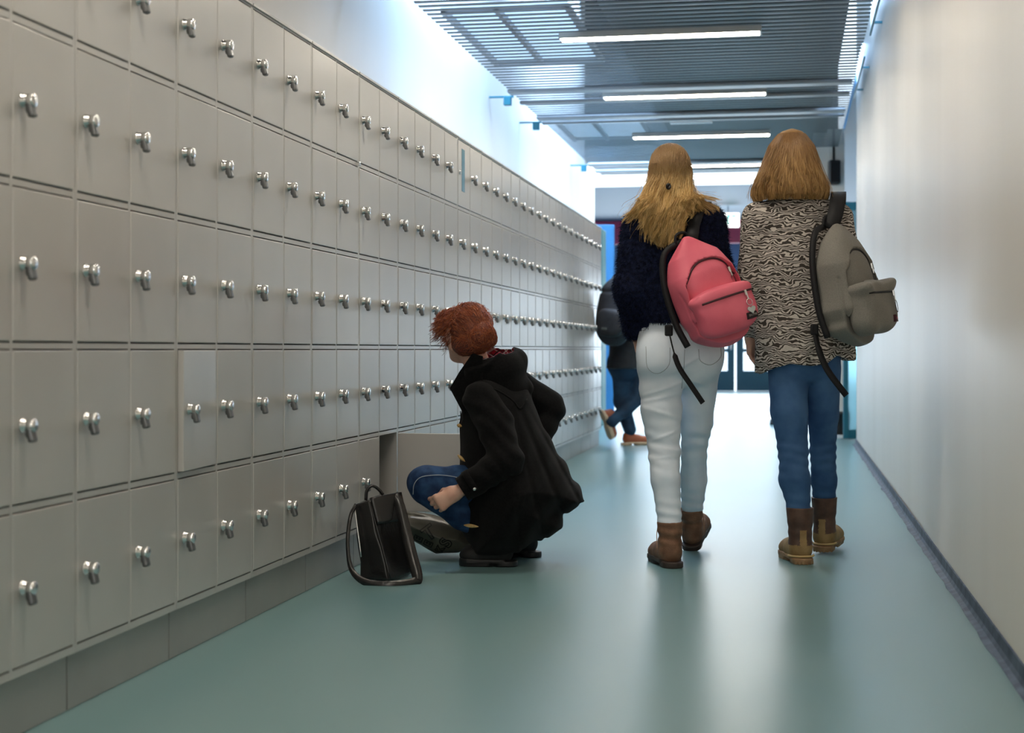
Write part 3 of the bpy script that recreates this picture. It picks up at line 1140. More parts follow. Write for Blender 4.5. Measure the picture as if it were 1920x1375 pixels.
def fuzz(V, F, n, seed, lmin, lmax, wid=0.0016, down=0.6):
    r = np.random.RandomState(seed)
    A, B, C = V[F[:, 0]], V[F[:, 1]], V[F[:, 2]]
    nn = np.cross(B - A, C - A)
    nn /= np.linalg.norm(nn, axis=1)[:, None] + 1e-12
    i = r.randint(0, len(F), n)
    p = A[i] + (B[i] - A[i]) * r.rand(n, 1) + (V[F[i, 3]] - A[i]) * r.rand(n, 1)
    d = nn[i] + r.normal(size=(n, 3)) * 0.45 + np.array([0, 0, -down])
    d /= np.linalg.norm(d, axis=1)[:, None]
    l = lmin + (lmax - lmin) * r.rand(n, 1)
    t = np.cross(d, r.normal(size=(n, 3)))
    t /= np.linalg.norm(t, axis=1)[:, None]
    bend = r.normal(size=(n, 3)) * 0.25
    p0, p1 = p - t * wid, p + t * wid
    m = p + d * l * 0.55
    e = p + (d + bend) * l
    VV = np.concatenate([p0, p1, m + t * wid * 0.8, m - t * wid * 0.8, e])
    k = np.arange(n)
    return VV, [np.stack([k, k + n, k + 2 * n, k + 3 * n], 1), np.stack([k + 3 * n, k + 2 * n, k + 4 * n], 1)]


# =================================================================== blond girl in the navy fleece
G = Frame(1285, 6.15)
P1 = G.root('person', 'person walking away in a fluffy navy sweater and pale jeans, pink backpack on one shoulder', 'person')
HCN = G(1254, 330, 0.0)
fb = Field((-0.34, -0.30, -0.0), (0.28, 0.50, 1.70), 0.0056)
head(fb, (HCN[0], HCN[1], HCN[2]), math.radians(0), 1.0)
fb.cone(G(1256, 352, 0.0), G(1262, 405, 0.0), 0.050, 0.056, 0.03)
fb.chain([G(1264, 425), G(1266, 500), G(1270, 590), G(1276, 655)], [0.115, 0.12, 0.11, 0.135], 0.04, sq=((0, 1, 0), 0.66))
fb.cone(G(1212, 418), G(1318, 412), 0.045, 0.045, 0.04)
LA = [G(1198, 426, 0.0), G(1182, 540, -0.02), G(1194, 622, 0.09)]
RA = [G(1328, 420, 0.0), G(1345, 515, 0.05), G(1320, 470, 0.20)]
fb.chain(LA, [0.044, 0.034, 0.024], 0.02)
fb.chain(RA, [0.044, 0.034, 0.024], 0.02)
hand(fb, LA[2], (0.15, 0.25, -1), (0.3, 0.9, 0), 0.165, 0.3, curl_dir=(1, 0, 0))
hand(fb, RA[2], (-0.35, 0.3, 0.9), (-1, -0.3, -0.2), 0.165, 0.9, curl_dir=(0, -1, 0.2))
LLG = [G(1238, 690, -0.01), G(1240, 770, -0.02), G(1246, 850, -0.05), G(1248, 900, -0.09), G(1256, 978, -0.13), G(1256, 1035, -0.13)]
RLG = [G(1310, 690, 0.03), G(1306, 790, 0.13), G(1301, 850, 0.22), G(1301, 900, 0.29), G(1297, 965, 0.36), G(1290, 1010, 0.40)]
fb.chain(LLG, [0.078, 0.066, 0.050, 0.046, 0.034, 0.028], 0.02)
fb.chain(RLG, [0.075, 0.058, 0.044, 0.046, 0.032, 0.026], 0.02)
fb.obj('body', M_SKIN, P1, 1)

# jeans
fj = Field((-0.30, -0.32, 0.10), (0.26, 0.50, 1.02), 0.0050)
fj.ell(G(1276, 650, 0.0), (0.170, 0.118, 0.14), 0.03)
fj.cone(G(1276, 600, 0.0), G(1276, 650, 0.0), 0.150, 0.165, 0.03, sq=((0, 1, 0), 0.66))
fj.ell(G(1237, 676, -0.045), (0.092, 0.085, 0.095), 0.04)
fj.ell(G(1313, 676, -0.025), (0.088, 0.085, 0.095), 0.04)
fj.chain(LLG[:5], [0.092, 0.080, 0.062, 0.057, 0.047], 0.015)
fj.chain(RLG[:5], [0.087, 0.066, 0.052, 0.056, 0.043], 0.015)
def jf(X, Y, Z):
    w = 0.0022 * np.sin(Z * 120 + 16 * X + 2.2 * np.sin(X * 18 + Z * 7)) * np.exp(-((Z - 0.47) / 0.09) ** 2)
    w = w + 0.0022 * np.sin(Z * 150 + 10 * X + 2 * np.sin(9 * X)) * np.exp(-((Z - 0.20) / 0.06) ** 2)
    w = w + 0.0030 * np.sin(Z * 75 - 26 * X + 2 * np.sin(X * 14 + 1)) * np.exp(-((Z - 0.70) / 0.10) ** 2) * (X < 0.02)
    return w + folds(3, 0.0012, (25, 60))(X, Y, Z)
def jf_(X, Y, Z):
    a = jf(X, Y, Z)
    for (x0, z0, sl, L_, am, wd) in ((-0.10, 0.70, 0.35, 0.09, 0.006, 0.007), (-0.11, 0.665, 0.22, 0.08, 0.006, 0.007), (-0.09, 0.60, -0.30, 0.07, 0.005, 0.008), (-0.08, 0.52, 0.40, 0.06, 0.005, 0.007),
                                    (-0.07, 0.46, -0.2, 0.05, 0.004, 0.006), (-0.09, 0.43, 0.1, 0.05, 0.004, 0.006), (0.06, 0.72, -0.3, 0.06, 0.004, 0.008), (-0.01, 0.80, 0.6, 0.05, 0.005, 0.009)):
        a = a - 1.0 * am * np.exp(-((Z - z0 - sl * (X - x0)) / wd) ** 2) * np.exp(-((X - x0) / L_) ** 2)
    return a
fj.warp(jf_)
fj.D = np.maximum(fj.D, (fj.ax[2] - 0.985)[None, None, :])
jeans = fj.obj('jeans', M_JEANL, P1, 1)
for pix in ([(1207, 650), (1209, 688), (1228, 700), (1248, 684), (1250, 652)], [(1303, 655), (1306, 676), (1326, 684), (1346, 670), (1347, 652)], [(1277, 655), (1276, 700), (1275, 728)]):
    tube('stitch_line', on_surf(fj, G, pix, -0.0022, 18), 0.0013, M_STITCH, jeans, 5)
# fluffy sweater
fs = Field((-0.36, -0.30, 0.84), (0.30, 0.34, 1.50), 0.0062)
fs.chain([G(1264, 430), G(1266, 500), G(1268, 560), G(1272, 600)], [0.150, 0.160, 0.160, 0.155], 0.05, sq=((0, 1, 0), 0.70))
fs.cone(G(1208, 424), G(1325, 418), 0.062, 0.062, 0.05)
fs.cone(G(1258, 398), G(1260, 420), 0.062, 0.08, 0.04)
fs.chain([LA[0], LA[1], G(1193, 618, 0.07)], [0.068, 0.062, 0.046], 0.03)
fs.chain(RA, [0.066, 0.060, 0.050], 0.03)
fs.warp(folds(11, 0.004, (20, 55)))
fs.D = np.maximum(fs.D, np.where(fs.ax[0][:, None] < -0.155, 0.885, 0.965 + 0 * fs.ax[0][:, None])[:, :, None] - fs.ax[2][None, None, :])
fs.cone(G(1256, 352, 0.0), G(1258, 405, 0.0), 0.050, 0.055, 0.0, 'cut')
SV, SF = fs.mesh_np(1)
fz = fuzz(SV, SF, 34000, 4, 0.008, 0.020, 0.0010)
VV, QQ = merge_np([(SV, [SF]), fz])
np_mesh('sweater', VV, QQ, M_SWEAT, P1)
# boots
e0 = G(1255, 1063, -0.17)
boot(P1, boot_at(G(1256, 978, -0.13), math.radians(10)), h=0.178, w=0.046, shaft_r=0.052, mats=(M_BOOTB, M_BOOTS, M_BOOTB, M_BOOTS, M_LACE), laces=True)
e1 = G(1287, 1030, 0.36)
boot(P1, boot_at(G(1297, 965, 0.36), math.radians(-19), math.radians(17), 0.004), h=0.170, w=0.044, shaft_r=0.050, mats=(M_BOOTB, M_BOOTS, M_BOOTB, M_BOOTS, M_LACE), laces=True)
# hair
M_H1 = hair_mat('blond_hair', (0.40, 0.22, 0.06), (0.72, 0.46, 0.16), (0.95, 0.72, 0.36), 1.49, 1.60, (0.33, 0.20, 0.09))
fh = Field((-0.30, -0.26, 1.15), (0.25, 0.16, 1.72), 0.0062)
fh.ell((HCN[0], HCN[1] - 0.016, HCN[2] + 0.028), (0.079, 0.103, 0.095), 0.005)
fh.cone((HCN[0], -0.045, HCN[2] - 0.03), G(1252, 378, -0.05), 0.055, 0.066, 0.02)
fh.chain([G(1252, 372, -0.07), G(1246, 410, -0.105), G(1240, 450, -0.12)], [0.075, 0.075, 0.030], 0.03, sq=((0, 1, 0), 0.45))
fh.chain([G(1275, 365, -0.05), G(1308, 388, -0.07)], [0.05, 0.028], 0.03, sq=((0, 1, 0), 0.5))
fh.chain([G(1230, 365, -0.04), G(1205, 392, -0.07)], [0.05, 0.022], 0.03, sq=((0, 1, 0), 0.5))
fh.ell((HCN[0], HCN[1] + 0.10, HCN[2] - 0.03), (0.060, 0.06, 0.09), 0.02, 'cut')
hair1 = fh.obj('hair', mat_new('blond_hair_mass', (0.42, 0.26, 0.10), 0.6), P1, 2)
TIE = np.array(G(1253, 350, -0.128))


def ell_pt(c, r, az, el):
    return np.array([c[0] + r[0] * math.cos(el) * math.sin(az), c[1] - r[1] * math.cos(el) * math.cos(az), c[2] + r[2] * math.sin(el)])


HR = (0.083, 0.108, 0.100)
HC1 = (HCN[0], HCN[1] - 0.016, HCN[2] + 0.028)


HV1 = fh.mesh_np(1)[0]
HV1 = HV1[HV1[:, 2] > HCN[2] - 0.015 - 0.05 * np.random.RandomState(3).rand(len(HV1)) ** 2]


def h1(rs):
    k = rs.rand()
    if k < 0.40:      # gathered top layer, drawn over the head to the tie
        v = HV1[rs.randint(len(HV1))]
        t = np.linspace(0, 1, 22)[:, None] ** 0.9
        P = v * (1 - t) + (TIE + np.array([rs.normal() * 0.006, 0.010, rs.normal() * 0.004])) * t
        P = ride_on(fh, P, 0.002 + 0.003 * rs.rand())
        if rs.rand() < 0.6:
            lk = np.random.RandomState(900 + rs.randint(14))
            x = lk.normal() * 15
            e_ = np.array(G(1246 + x * 1.4, 446 + lk.rand() * 24, -0.158))
            wx, wp = lk.uniform(0.006, 0.012), lk.uniform(0, 6.28)
            tail = smooth_path([P[-1], np.array(G(1253 + x * 0.6, 385, -0.148)), np.array(G(1252 + x * 1.2, 418, -0.160)), e_], 24)
            s_ = np.linspace(0, 1, len(tail))
            spread = rs.normal(size=3) * np.array([0.007, 0.004, 0.0])
            tail += spread * np.sin(np.pi * np.clip(s_ * 0.9 + 0.1, 0, 1))[:, None]
            tail[:, 0] += wx * s_ * np.sin(11 * s_ + wp)
            tail[:, 1] += wx * 0.6 * s_ * np.cos(11 * s_ + wp)
            P = np.vstack([P, tail[1:]])
        return P + np.cumsum(rs.normal(size=P.shape), 0) * 0.00025
    # falling locks: each lock has its own course, its strands keep close to it and meet at the tip
    lid = rs.randint(150)
    lk = np.random.RandomState(200 + lid)
    q = lid / 150.0
    if q < 0.62:
        xe = 1192 + 106 * lk.rand()
        ye = np.interp(xe, [1192, 1210, 1232, 1248, 1265, 1285, 1298], [425, 452, 482, 478, 460, 432, 412]) - abs(lk.normal()) * 22
        xs, dd, fx = 1253 + (xe - 1245) * 0.72, -0.132, 0.62
    elif q < 0.78:
        xe = lk.uniform(1158, 1192)
        ye = 440 - lk.rand() * 22 - (xe - 1158) * 0.8
        xs, dd, fx = 1222 + lk.uniform(-5, 8), -0.07, 0.45
    else:
        xe = lk.uniform(1292, 1352)
        ye = 410 - lk.rand() * 26 - max(0, xe - 1320) * 0.3
        xs, dd, fx = 1280 + lk.uniform(-10, 12), -0.09, 0.55
    az = math.asin(max(-1, min(1, (xs - 1253) * 0.00216 / HR[0])))
    az += rs.normal() * 0.12
    r0, r1 = ride_on(fh, [ell_pt(HC1, HR, az * 1.1, 0.02 + rs.uniform(-0.2, 0.15)), ell_pt(HC1, HR, az * 1.05, -0.40)], 0.0015)
    lay = lk.rand() * 0.030
    ym = 360 + (ye - 360) * 0.45
    P = smooth_path([r0, r1, np.array(G(xs + (xe - xs) * 0.22, 366, min(-0.09, dd + 0.02) - lay)), np.array(G(xs + (xe - xs) * fx, ym, dd - 0.012 - lay)), np.array(G(xe, ye, dd - lay))], 40)
    s_ = np.linspace(0, 1, len(P))
    env = np.clip(s_ * 1.8 - 0.45, 0, 1)
    wx, wp, wf = lk.uniform(0.007, 0.016), lk.uniform(0, 6.28), lk.uniform(11, 19)
    P[:, 0] += wx * env * np.sin(wf * s_ + wp + rs.normal() * 0.12)
    P[:, 1] += wx * 0.7 * env * np.cos(wf * s_ + wp)
    P += np.outer(np.sin(np.pi * np.clip(0.12 + s_ * 0.86, 0, 1)), rs.normal(size=3) * np.array([0.008, 0.004, 0.003]))
    if rs.rand() < 0.06:
        P += np.outer(s_ ** 1.5, np.array([rs.normal() * 0.03, -0.004, rs.rand() * 0.03]))
    return P + np.cumsum(rs.normal(size=P.shape), 0) * 0.0003


hair_strands('strands', h1, 10500, M_H1, hair1, 7, r=0.00085, trim=0.22)
V, Q = tube_np([TIE + np.array([0.006 * math.cos(a), -0.008 + 0.004 * math.sin(2 * a), 0.008 * math.sin(a)]) for a in np.linspace(0, 2 * math.pi, 16, endpoint=False)], 0.0055, 6, closed=True)
np_mesh('hair_tie', V, Q, M_BLACKP, hair1)

# =================================================================== girl with the bob and zebra top
G2 = Frame(1497, 6.22)
P2 = G2.root('person', 'person walking away with a chin-length bob, zebra-striped tunic, blue jeans and tan boots', 'person')
HC2 = G2(1484, 302, 0.0)
fb = Field((-0.32, -0.26, 0.0), (0.30, 0.42, 1.80), 0.0056)
head(fb, HC2, math.radians(-4), 1.0)
fb.cone(G2(1486, 340), G2(1490, 385), 0.048, 0.058, 0.03)
fb.chain([G2(1494, 415), G2(1496, 500), G2(1500, 590), G2(1505, 660)], [0.115, 0.12, 0.11, 0.135], 0.04, sq=((0, 1, 0), 0.66))
fb.cone(G2(1432, 402), G2(1562, 402), 0.045, 0.045, 0.04)
LA2 = [G2(1420, 408), G2(1405, 530, 0.0), G2(1408, 628, 0.06)]
RA2 = [G2(1572, 410), G2(1592, 520, 0.02), G2(1572, 470, 0.2)]
fb.chain(LA2, [0.044, 0.034, 0.023], 0.02)
fb.chain(RA2, [0.044, 0.034, 0.023], 0.02)
hand(fb, LA2[2], (0.05, 0.12, -1), (0.5, 0.85, 0), 0.16, 0.25, curl_dir=(1, -0.4, 0))
hand(fb, RA2[2], (-0.3, 0.2, 0.9), (-1, -0.3, 0), 0.165, 0.9, curl_dir=(0, -1, 0.2))
LL2 = [G2(1477, 690, 0.0), G2(1480, 770, -0.02), G2(1487, 845, -0.04), G2(1490, 900, -0.07), G2(1499, 960, -0.09), G2(1499, 1020, -0.09)]
RL2 = [G2(1540, 690, 0.02), G2(1543, 780, 0.07), G2(1543, 845, 0.13), G2(1545, 900, 0.17), G2(1545, 935, 0.20), G2(1546, 990, 0.20)]
fb.chain(LL2, [0.070, 0.062, 0.050, 0.048, 0.034, 0.028], 0.02)
fb.chain(RL2, [0.068, 0.055, 0.046, 0.045, 0.034, 0.028], 0.02)
fb.obj('body', M_SKIN, P2, 1)
fj = Field((-0.22, -0.25, 0.15), (0.26, 0.42, 1.0), 0.0056)
fj.ell(G2(1505, 655), (0.160, 0.112, 0.15), 0.03)
fj.chain(LL2[:5], [0.083, 0.074, 0.059, 0.060, 0.045], 0.015)
fj.chain(RL2[:5], [0.080, 0.064, 0.053, 0.052, 0.046], 0.015)
def jf2(X, Y, Z):
    w = 0.0026 * np.sin(Z * 150 + 8 * X + 1.5 * np.sin(X * 25)) * np.exp(-((Z - 0.42) / 0.075) ** 2)
    w = w + 0.0022 * np.sin(Z * 140 + 14 * X) * np.exp(-((Z - 0.23) / 0.05) ** 2)
    return w + folds(5, 0.0012, (22, 55))(X, Y, Z)
fj.warp(jf2)
fj.obj('jeans', M_JEANB, P2, 1)
# tunic
M_ZEB = mat_new('zebra_knit', (0.4, 0.36, 0.3), 0.9, 0, 0.1)
b = M_ZEB.node_tree.nodes['Principled BSDF']
tc = N(M_ZEB, 'ShaderNodeTexCoord')
mp = N(M_ZEB, 'ShaderNodeMapping')
mp.inputs['Scale'].default_value = (0.62, 0.62, 1.0)
L(M_ZEB, tc.outputs['Object'], mp.inputs[0])
nz = N(M_ZEB, 'ShaderNodeTexNoise')
nz.inputs['Scale'].default_value = 30
nz.inputs['Detail'].default_value = 1.5
L(M_ZEB, mp.outputs[0], nz.inputs['Vector'])
mxv = N(M_ZEB, 'ShaderNodeMix', data_type='VECTOR')
mxv.inputs['Factor'].default_value = 0.055
L(M_ZEB, mp.outputs[0], mxv.inputs['A'])
L(M_ZEB, nz.outputs['Color'], mxv.inputs['B'])
wv = N(M_ZEB, 'ShaderNodeTexWave', wave_type='BANDS', bands_direction='Z', wave_profile='SIN')
wv.inputs['Scale'].default_value = 33.0
wv.inputs['Distortion'].default_value = 8.5
wv.inputs['Detail'].default_value = 2.0
wv.inputs['Detail Scale'].default_value = 1.0
L(M_ZEB, mxv.outputs['Result'], wv.inputs['Vector'])
cr = N(M_ZEB, 'ShaderNodeValToRGB')
cr.color_ramp.elements[0].position = 0.46
cr.color_ramp.elements[1].position = 0.60
cr.color_ramp.elements[0].color = (0.085, 0.072, 0.064, 1)
cr.color_ramp.elements[1].color = (0.80, 0.73, 0.67, 1)
L(M_ZEB, wv.outputs['Fac'], cr.inputs[0])
n3 = N(M_ZEB, 'ShaderNodeTexNoise')
n3.inputs['Scale'].default_value = 420
L(M_ZEB, tc.outputs['Object'], n3.inputs['Vector'])
mm = N(M_ZEB, 'ShaderNodeMix', data_type='RGBA', blend_type='MULTIPLY')
mm.inputs['Factor'].default_value = 0.55
L(M_ZEB, cr.outputs[0], mm.inputs['A'])
L(M_ZEB, n3.outputs['Fac'], mm.inputs['B'])
L(M_ZEB, mm.outputs['Result'], b.inputs['Base Color'])

ft = Field((-0.30, -0.28, 0.74), (0.32, 0.34, 1.52), 0.0056)
ft.chain([G2(1494, 418), G2(1497, 500), G2(1502, 590), G2(1508, 640), G2(1512, 700)], [0.150, 0.165, 0.172, 0.180, 0.198], 0.05, sq=((0, 1, 0), 0.66))
ft.cone(G2(1436, 412), G2(1560, 410), 0.060, 0.060, 0.04)
ft.cone(G2(1488, 388), G2(1490, 405), 0.066, 0.085, 0.03)
ft.chain([LA2[0], LA2[1], G2(1408, 622, 0.055)], [0.064, 0.052, 0.037], 0.02)
ft.chain(RA2, [0.062, 0.052, 0.040], 0.02)
def tf(X, Y, Z):
    a = np.arctan2(X - 0.01, Y)
    w = 0.010 * np.sin(a * 9 + 2.0 * np.sin(Z * 8)) * np.clip((1.02 - Z) * 3.2, 0, 1)
    return w + folds(21, 0.0028, (14, 40))(X, Y, Z)
ft.warp(tf)
xx = ft.ax[0][:, None]
hem = np.interp(ft.ax[0], [-0.22, -0.17, -0.155, -0.11, -0.05, 0.03, 0.09, 0.14, 0.2, 0.26], [0.765, 0.762, 0.757, 0.785, 0.800, 0.792, 0.800, 0.835, 0.812, 0.815])
ft.D = np.maximum(ft.D, (hem[:, None, None] - ft.ax[2][None, None, :]))
# sleeve end on the left
m = (ft.ax[0][:, None, None] < -0.165) & (ft.ax[2][None, None, :] < 0.905) & (ft.ax[2][None, None, :] > 0.0) & (ft.ax[1][None, :, None] > -5)
ft.D = np.where(m & (ft.ax[0][:, None, None] < -0.178), np.maximum(ft.D, 0.905 - ft.ax[2][None, None, :]), ft.D)
ft.chain([G2(1505, 640), G2(1510, 740)], [0.155, 0.185], 0.0, sq=((0, 1, 0), 0.62), op='cut')
ft.cone(G2(1486, 345), G2(1488, 398, -0.01), 0.058, 0.062, 0.0, 'cut')
tun = ft.obj('tunic', M_ZEB, P2, 1)
tube('neck_trim', [np.array(G2(1487, 389, 0)) + np.array([0.064 * math.cos(a), -0.008 + 0.062 * math.sin(a), 0.010 * math.sin(a)]) for a in np.linspace(0, 2 * math.pi, 30, endpoint=False)], 0.005, M_STRAPB, tun, 6, closed=True)
e0 = G2(1500, 1056, -0.12)
boot(P2, boot_at(G2(1500, 960, -0.09), math.radians(4)), h=0.222, w=0.047, shaft_r=0.056, mats=(M_TANN, M_TSOLE, M_DSHAFT, M_WELT), kind='work')
e1 = G2(1552, 1036, 0.20)
boot(P2, boot_at(G2(1546, 935, 0.20), math.radians(-24), math.radians(3), 0.012), h=0.222, w=0.047, shaft_r=0.054, mats=(M_TANN, M_TSOLE, M_DSHAFT, M_WELT), kind='work')
M_H2 = hair_mat('light_brown_hair', (0.22, 0.11, 0.035), (0.42, 0.235, 0.08), (0.62, 0.39, 0.16), 1.58, 1.72, (0.25, 0.13, 0.05))


def bob(az, t, lay=0.0):
    """surface of the bob: t 0 crown .. 1 tips"""
    z = ramp(t, [0, 0.12, 0.3, 0.55, 0.8, 1.0], [1.752, 1.738, 1.69, 1.60, 1.52, 1.462])
    rx = ramp(t, [0, 0.12, 0.3, 0.55, 0.8, 1.0], [0.010, 0.052, 0.088, 0.118, 0.150, 0.150])
    ry = ramp(t, [0, 0.12, 0.3, 0.55, 0.8, 1.0], [0.012, 0.060, 0.096, 0.118, 0.128, 0.118])
    cx = HC2[0] + ramp(t, [0, 1], [0.0, -0.006])
    return np.array([cx + (rx - lay) * math.sin(az), HC2[1] - 0.006 - (ry - lay) * math.cos(az), z + 0.012 * math.cos(az * 1.3) * 0 - 0.0])


nA, nT = 48, 20
V = [bob(a, t, 0.008) for t in np.linspace(0.0, 0.93, nT) for a in np.linspace(-2.15, 2.15, nA)]
Q = [(i * nA + j, i * nA + j + 1, (i + 1) * nA + j + 1, (i + 1) * nA + j) for i in range(nT - 1) for j in range(nA - 1)]
hair2 = np_mesh('hair', np.array(V), np.array(Q), mat_new('brown_hair_mass', (0.30, 0.165, 0.06), 0.7), P2)
sd = hair2.modifiers.new('thickness', 'SOLIDIFY')
sd.thickness = 0.01


def h2(rs):
    az = rs.uniform(-2.3, 2.3)
    az0 = az * rs.uniform(0.5, 1.0)
    lay = rs.rand() ** 2 * 0.016 - 0.004
    te = 1.0 - abs(rs.normal()) * 0.035 - 0.02 * max(0, az - 0.4)
    ts = np.linspace(rs.uniform(0.0, 0.05), te, 20)
    P = np.array([bob(az0 + (az - az0) * min(1, t * 1.6), t, lay + (0.010 * max(0, t - 0.90) * 10 if rs.rand() < 2 else 0)) for t in ts])
    ph = math.floor(az * 9) * 1.7 + rs.normal() * 0.35
    tt = np.linspace(0, 1, 20)
    am = 0.0045 * np.clip(tt * 1.5 - 0.3, 0, 1)
    w = np.sin(P[:, 2] * 62 + ph)
    P[:, 0] += am * w * math.cos(az) + np.cumsum(rs.normal(size=20)) * 0.0005
    P[:, 1] += am * 0.9 * np.cos(P[:, 2] * 62 + ph * 1.2)
    P[:, 0] -= 0.010 * np.sin(math.floor(az * 7) * 2.3) * np.clip(tt - 0.5, 0, 1) * 0.8
    if rs.rand() < 0.03:
        P += np.outer(tt ** 2, np.array([rs.normal() * 0.02, 0, 0.0]))
    return P


hair_strands('strands', h2, 5200, M_H2, hair2, 9, r=0.00135)

# =================================================================== crouching person in the duffle coat
G3 = Frame(940, 6.05)
P3 = G3.root('person', 'person crouching in a black hooded duffle coat, red hair pinned in a bun', 'person')
H3 = G3(874, 628, 0.0)
YH = math.radians(27)
fb = Field((-0.50, -0.34, 0.0), (0.32, 0.50, 1.08), 0.0050)
head(fb, H3, YH, 1.02)
fb.chain([G3(884, 655, 0.0), G3(903, 705, 0.03)], [0.050, 0.055], 0.03)
fb.chain([G3(915, 740, 0.04), G3(930, 810, 0.05), G3(955, 880, 0.06), G3(975, 930, 0.07)], [0.10, 0.115, 0.105, 0.125], 0.04)
LA3 = [G3(903, 750, -0.10), G3(950, 866, -0.20), G3(856, 924, -0.21)]
RA3 = [G3(975, 728, 0.16), G3(1030, 765, 0.22), G3(1000, 850, 0.13)]
fb.chain(LA3, [0.042, 0.034, 0.024], 0.02)
fb.chain(RA3, [0.042, 0.034, 0.024], 0.02)
# relaxed fist hanging in front of the shin: knuckles to the lower left, fingers folded under
hand(fb, LA3[2], (-0.84, -0.10, -0.50), (-0.50, 0.05, 0.84), 0.165, 1.12, thumb=0.30, curl_dir=(0.45, 0.45, -0.75))
hand(fb, RA3[2], (-0.6, -0.2, -0.7), (-0.7, 0, 0.6), 0.155, 0.8, curl_dir=(0, -0.9, 0))
LL3 = [G3(958, 935, 0.02), G3(880, 912, -0.05), G3(798, 908, -0.10), G3(800, 918, -0.10), G3(870, 968, -0.07), G3(945, 1020, -0.04)]
RL3 = [G3(985, 945, 0.18), G3(900, 918, 0.32), G3(900, 925, 0.32), G3(985, 1000, 0.26)]
fb.chain(LL3, [0.085, 0.072, 0.058, 0.052, 0.048, 0.036], 0.02)
fb.chain(RL3, [0.08, 0.055, 0.050, 0.036], 0.02)
fb.obj('body', M_SKIN, P3, 1)
# jeans
fj = Field((-0.48, -0.30, 0.02), (0.22, 0.48, 0.50), 0.0050)
fj.chain(LL3, [0.105, 0.080, 0.070, 0.060, 0.056, 0.042], 0.012)
fj.chain(RL3, [0.095, 0.068, 0.060, 0.046], 0.015)
fj.ell(G3(972, 938, 0.08), (0.13, 0.16, 0.12), 0.04)
fj.warp(folds(31, 0.0022, (35, 90)))
jn = fj.obj('jeans', M_JEAND, P3, 1)
tube('stitch_line', on_surf(fj, G3, [(776, 925), (779, 905), (792, 892), (820, 889), (848, 892), (868, 897)], -0.0060, 30, -0.1), 0.0015, M_STITCH, jn, 5)
# boots
bt = boot(P3, place(G3(957, 1070, -0.03)[:2] + (0,), math.radians(82), 0), h=0.115, w=0.042, foot=0.205, shaft_r=0.046, mats=(mat_new('black_suede', (0.008, 0.008, 0.009), 0.7), mat_new('black_rubber', (0.008, 0.008, 0.009), 0.5), M_STRAPB, M_STRAPB))
bt = boot(P3, place(G3(1003, 1043, 0.24)[:2] + (0,), math.radians(70), 0), h=0.12, w=0.040, foot=0.21, shaft_r=0.044, mats=(bpy.data.materials['black_suede'], bpy.data.materials['black_rubber'], M_STRAPB, M_STRAPB))
# coat
fc = Field((-0.24, -0.34, 0.05), (0.40, 0.46, 0.98), 0.0058)
COATP = np.array([G3(a_, b_) for a_, b_ in [(878, 716), (866, 745), (862, 800), (861, 860), (862, 915), (868, 965), (879, 1010), (888, 1042), (935, 1044), (975, 1038),
    (1005, 1022), (1062, 994), (1057, 968), (1104, 946), (1078, 896), (1048, 848), (1022, 802), (1004, 760), (992, 728), (950, 712), (905, 708)]])[:, [0, 2]]


def poly_sd(P, X, Z):
    """signed distance to a closed 2-D outline"""
    X, Z = X[:, 0, 0][:, None], Z[0, 0, :][None, :]
    d = np.full((X.shape[0], Z.shape[1]), 1e9)
    sgn = np.zeros_like(d, bool)
    n_ = len(P)
    for i in range(n_):
        a_, b_ = P[i], P[(i + 1) % n_]
        e = b_ - a_
        wx, wz = X - a_[0], Z - a_[1]
        t = np.clip((wx * e[0] + wz * e[1]) / e.dot(e), 0, 1)
        d = np.minimum(d, (wx - t * e[0]) ** 2 + (wz - t * e[1]) ** 2)
        c1 = (Z >= a_[1]) != (Z >= b_[1])
        xi = a_[0] + (Z - a_[1]) * e[0] / (e[1] if abs(e[1]) > 1e-9 else 1e-9)
        sgn ^= (c1 & (X < xi))
    return (np.where(sgn, -1, 1) * np.sqrt(d))[:, None, :]


def coat_f(X, Y, Z):
    d2 = poly_sd(COATP, X, Z) + 0.004
    yc = 0.05 + 0.10 * np.clip(X - 0.10, 0, 1) - 0.03 * np.clip(0.45 - Z, 0, 1)
    T = 0.150 + 0.05 * np.clip((0.62 - Z) * 2, 0, 1)
    return (d2 + 0.062 * (np.abs(Y - yc) / T) ** 2.4) * 0.75


fc.fn(coat_f, 0.0)
fc.cone(G3(908, 742, -0.070), G3(962, 732, 0.13), 0.062, 0.060, 0.05)
fc.chain([G3(935, 800, 0.05), G3(948, 870, 0.06), G3(962, 930, 0.04)], [0.13, 0.15, 0.155], 0.04)
fc.chain([G3(900, 905, -0.03), G3(905, 970, -0.03), G3(930, 1015, -0.03)], [0.075, 0.080, 0.062], 0.05)
def cf(X, Y, Z):
    w = 0.0060 * np.sin(X * 66 - Z * 26 + 2.0 * np.sin(Z * 9 + X * 5)) * np.clip((0.66 - Z) * 2.5, 0, 1) * np.clip((X - 0.0) * 12, 0, 1)
    for (x0, sl, wd, am) in ((0.075, 0.25, 0.010, 0.006), (0.125, 0.42, 0.012, 0.008), (0.175, 0.55, 0.010, 0.006), (0.03, 0.12, 0.010, 0.005)):
        w = w + am * np.exp(-((X - x0 - sl * (0.50 - Z)) / wd) ** 2) * np.clip((0.66 - Z) * 5, 0, 1) * (Y < 0.1)
    return w + folds(41, 0.0024, (14, 40))(X, Y, Z)
fc.warp(cf)
# hem line, read along x
fc.chain([G3(950, 1000, 0.03), G3(945, 1070, 0.03)], [0.060, 0.105], 0.02, op='cut')
fc.cone(G3(884, 650, 0.0), G3(903, 712, 0.03), 0.056, 0.060, 0.0, 'cut')
coat = fc.obj('coat', M_COAT, P3, 1)
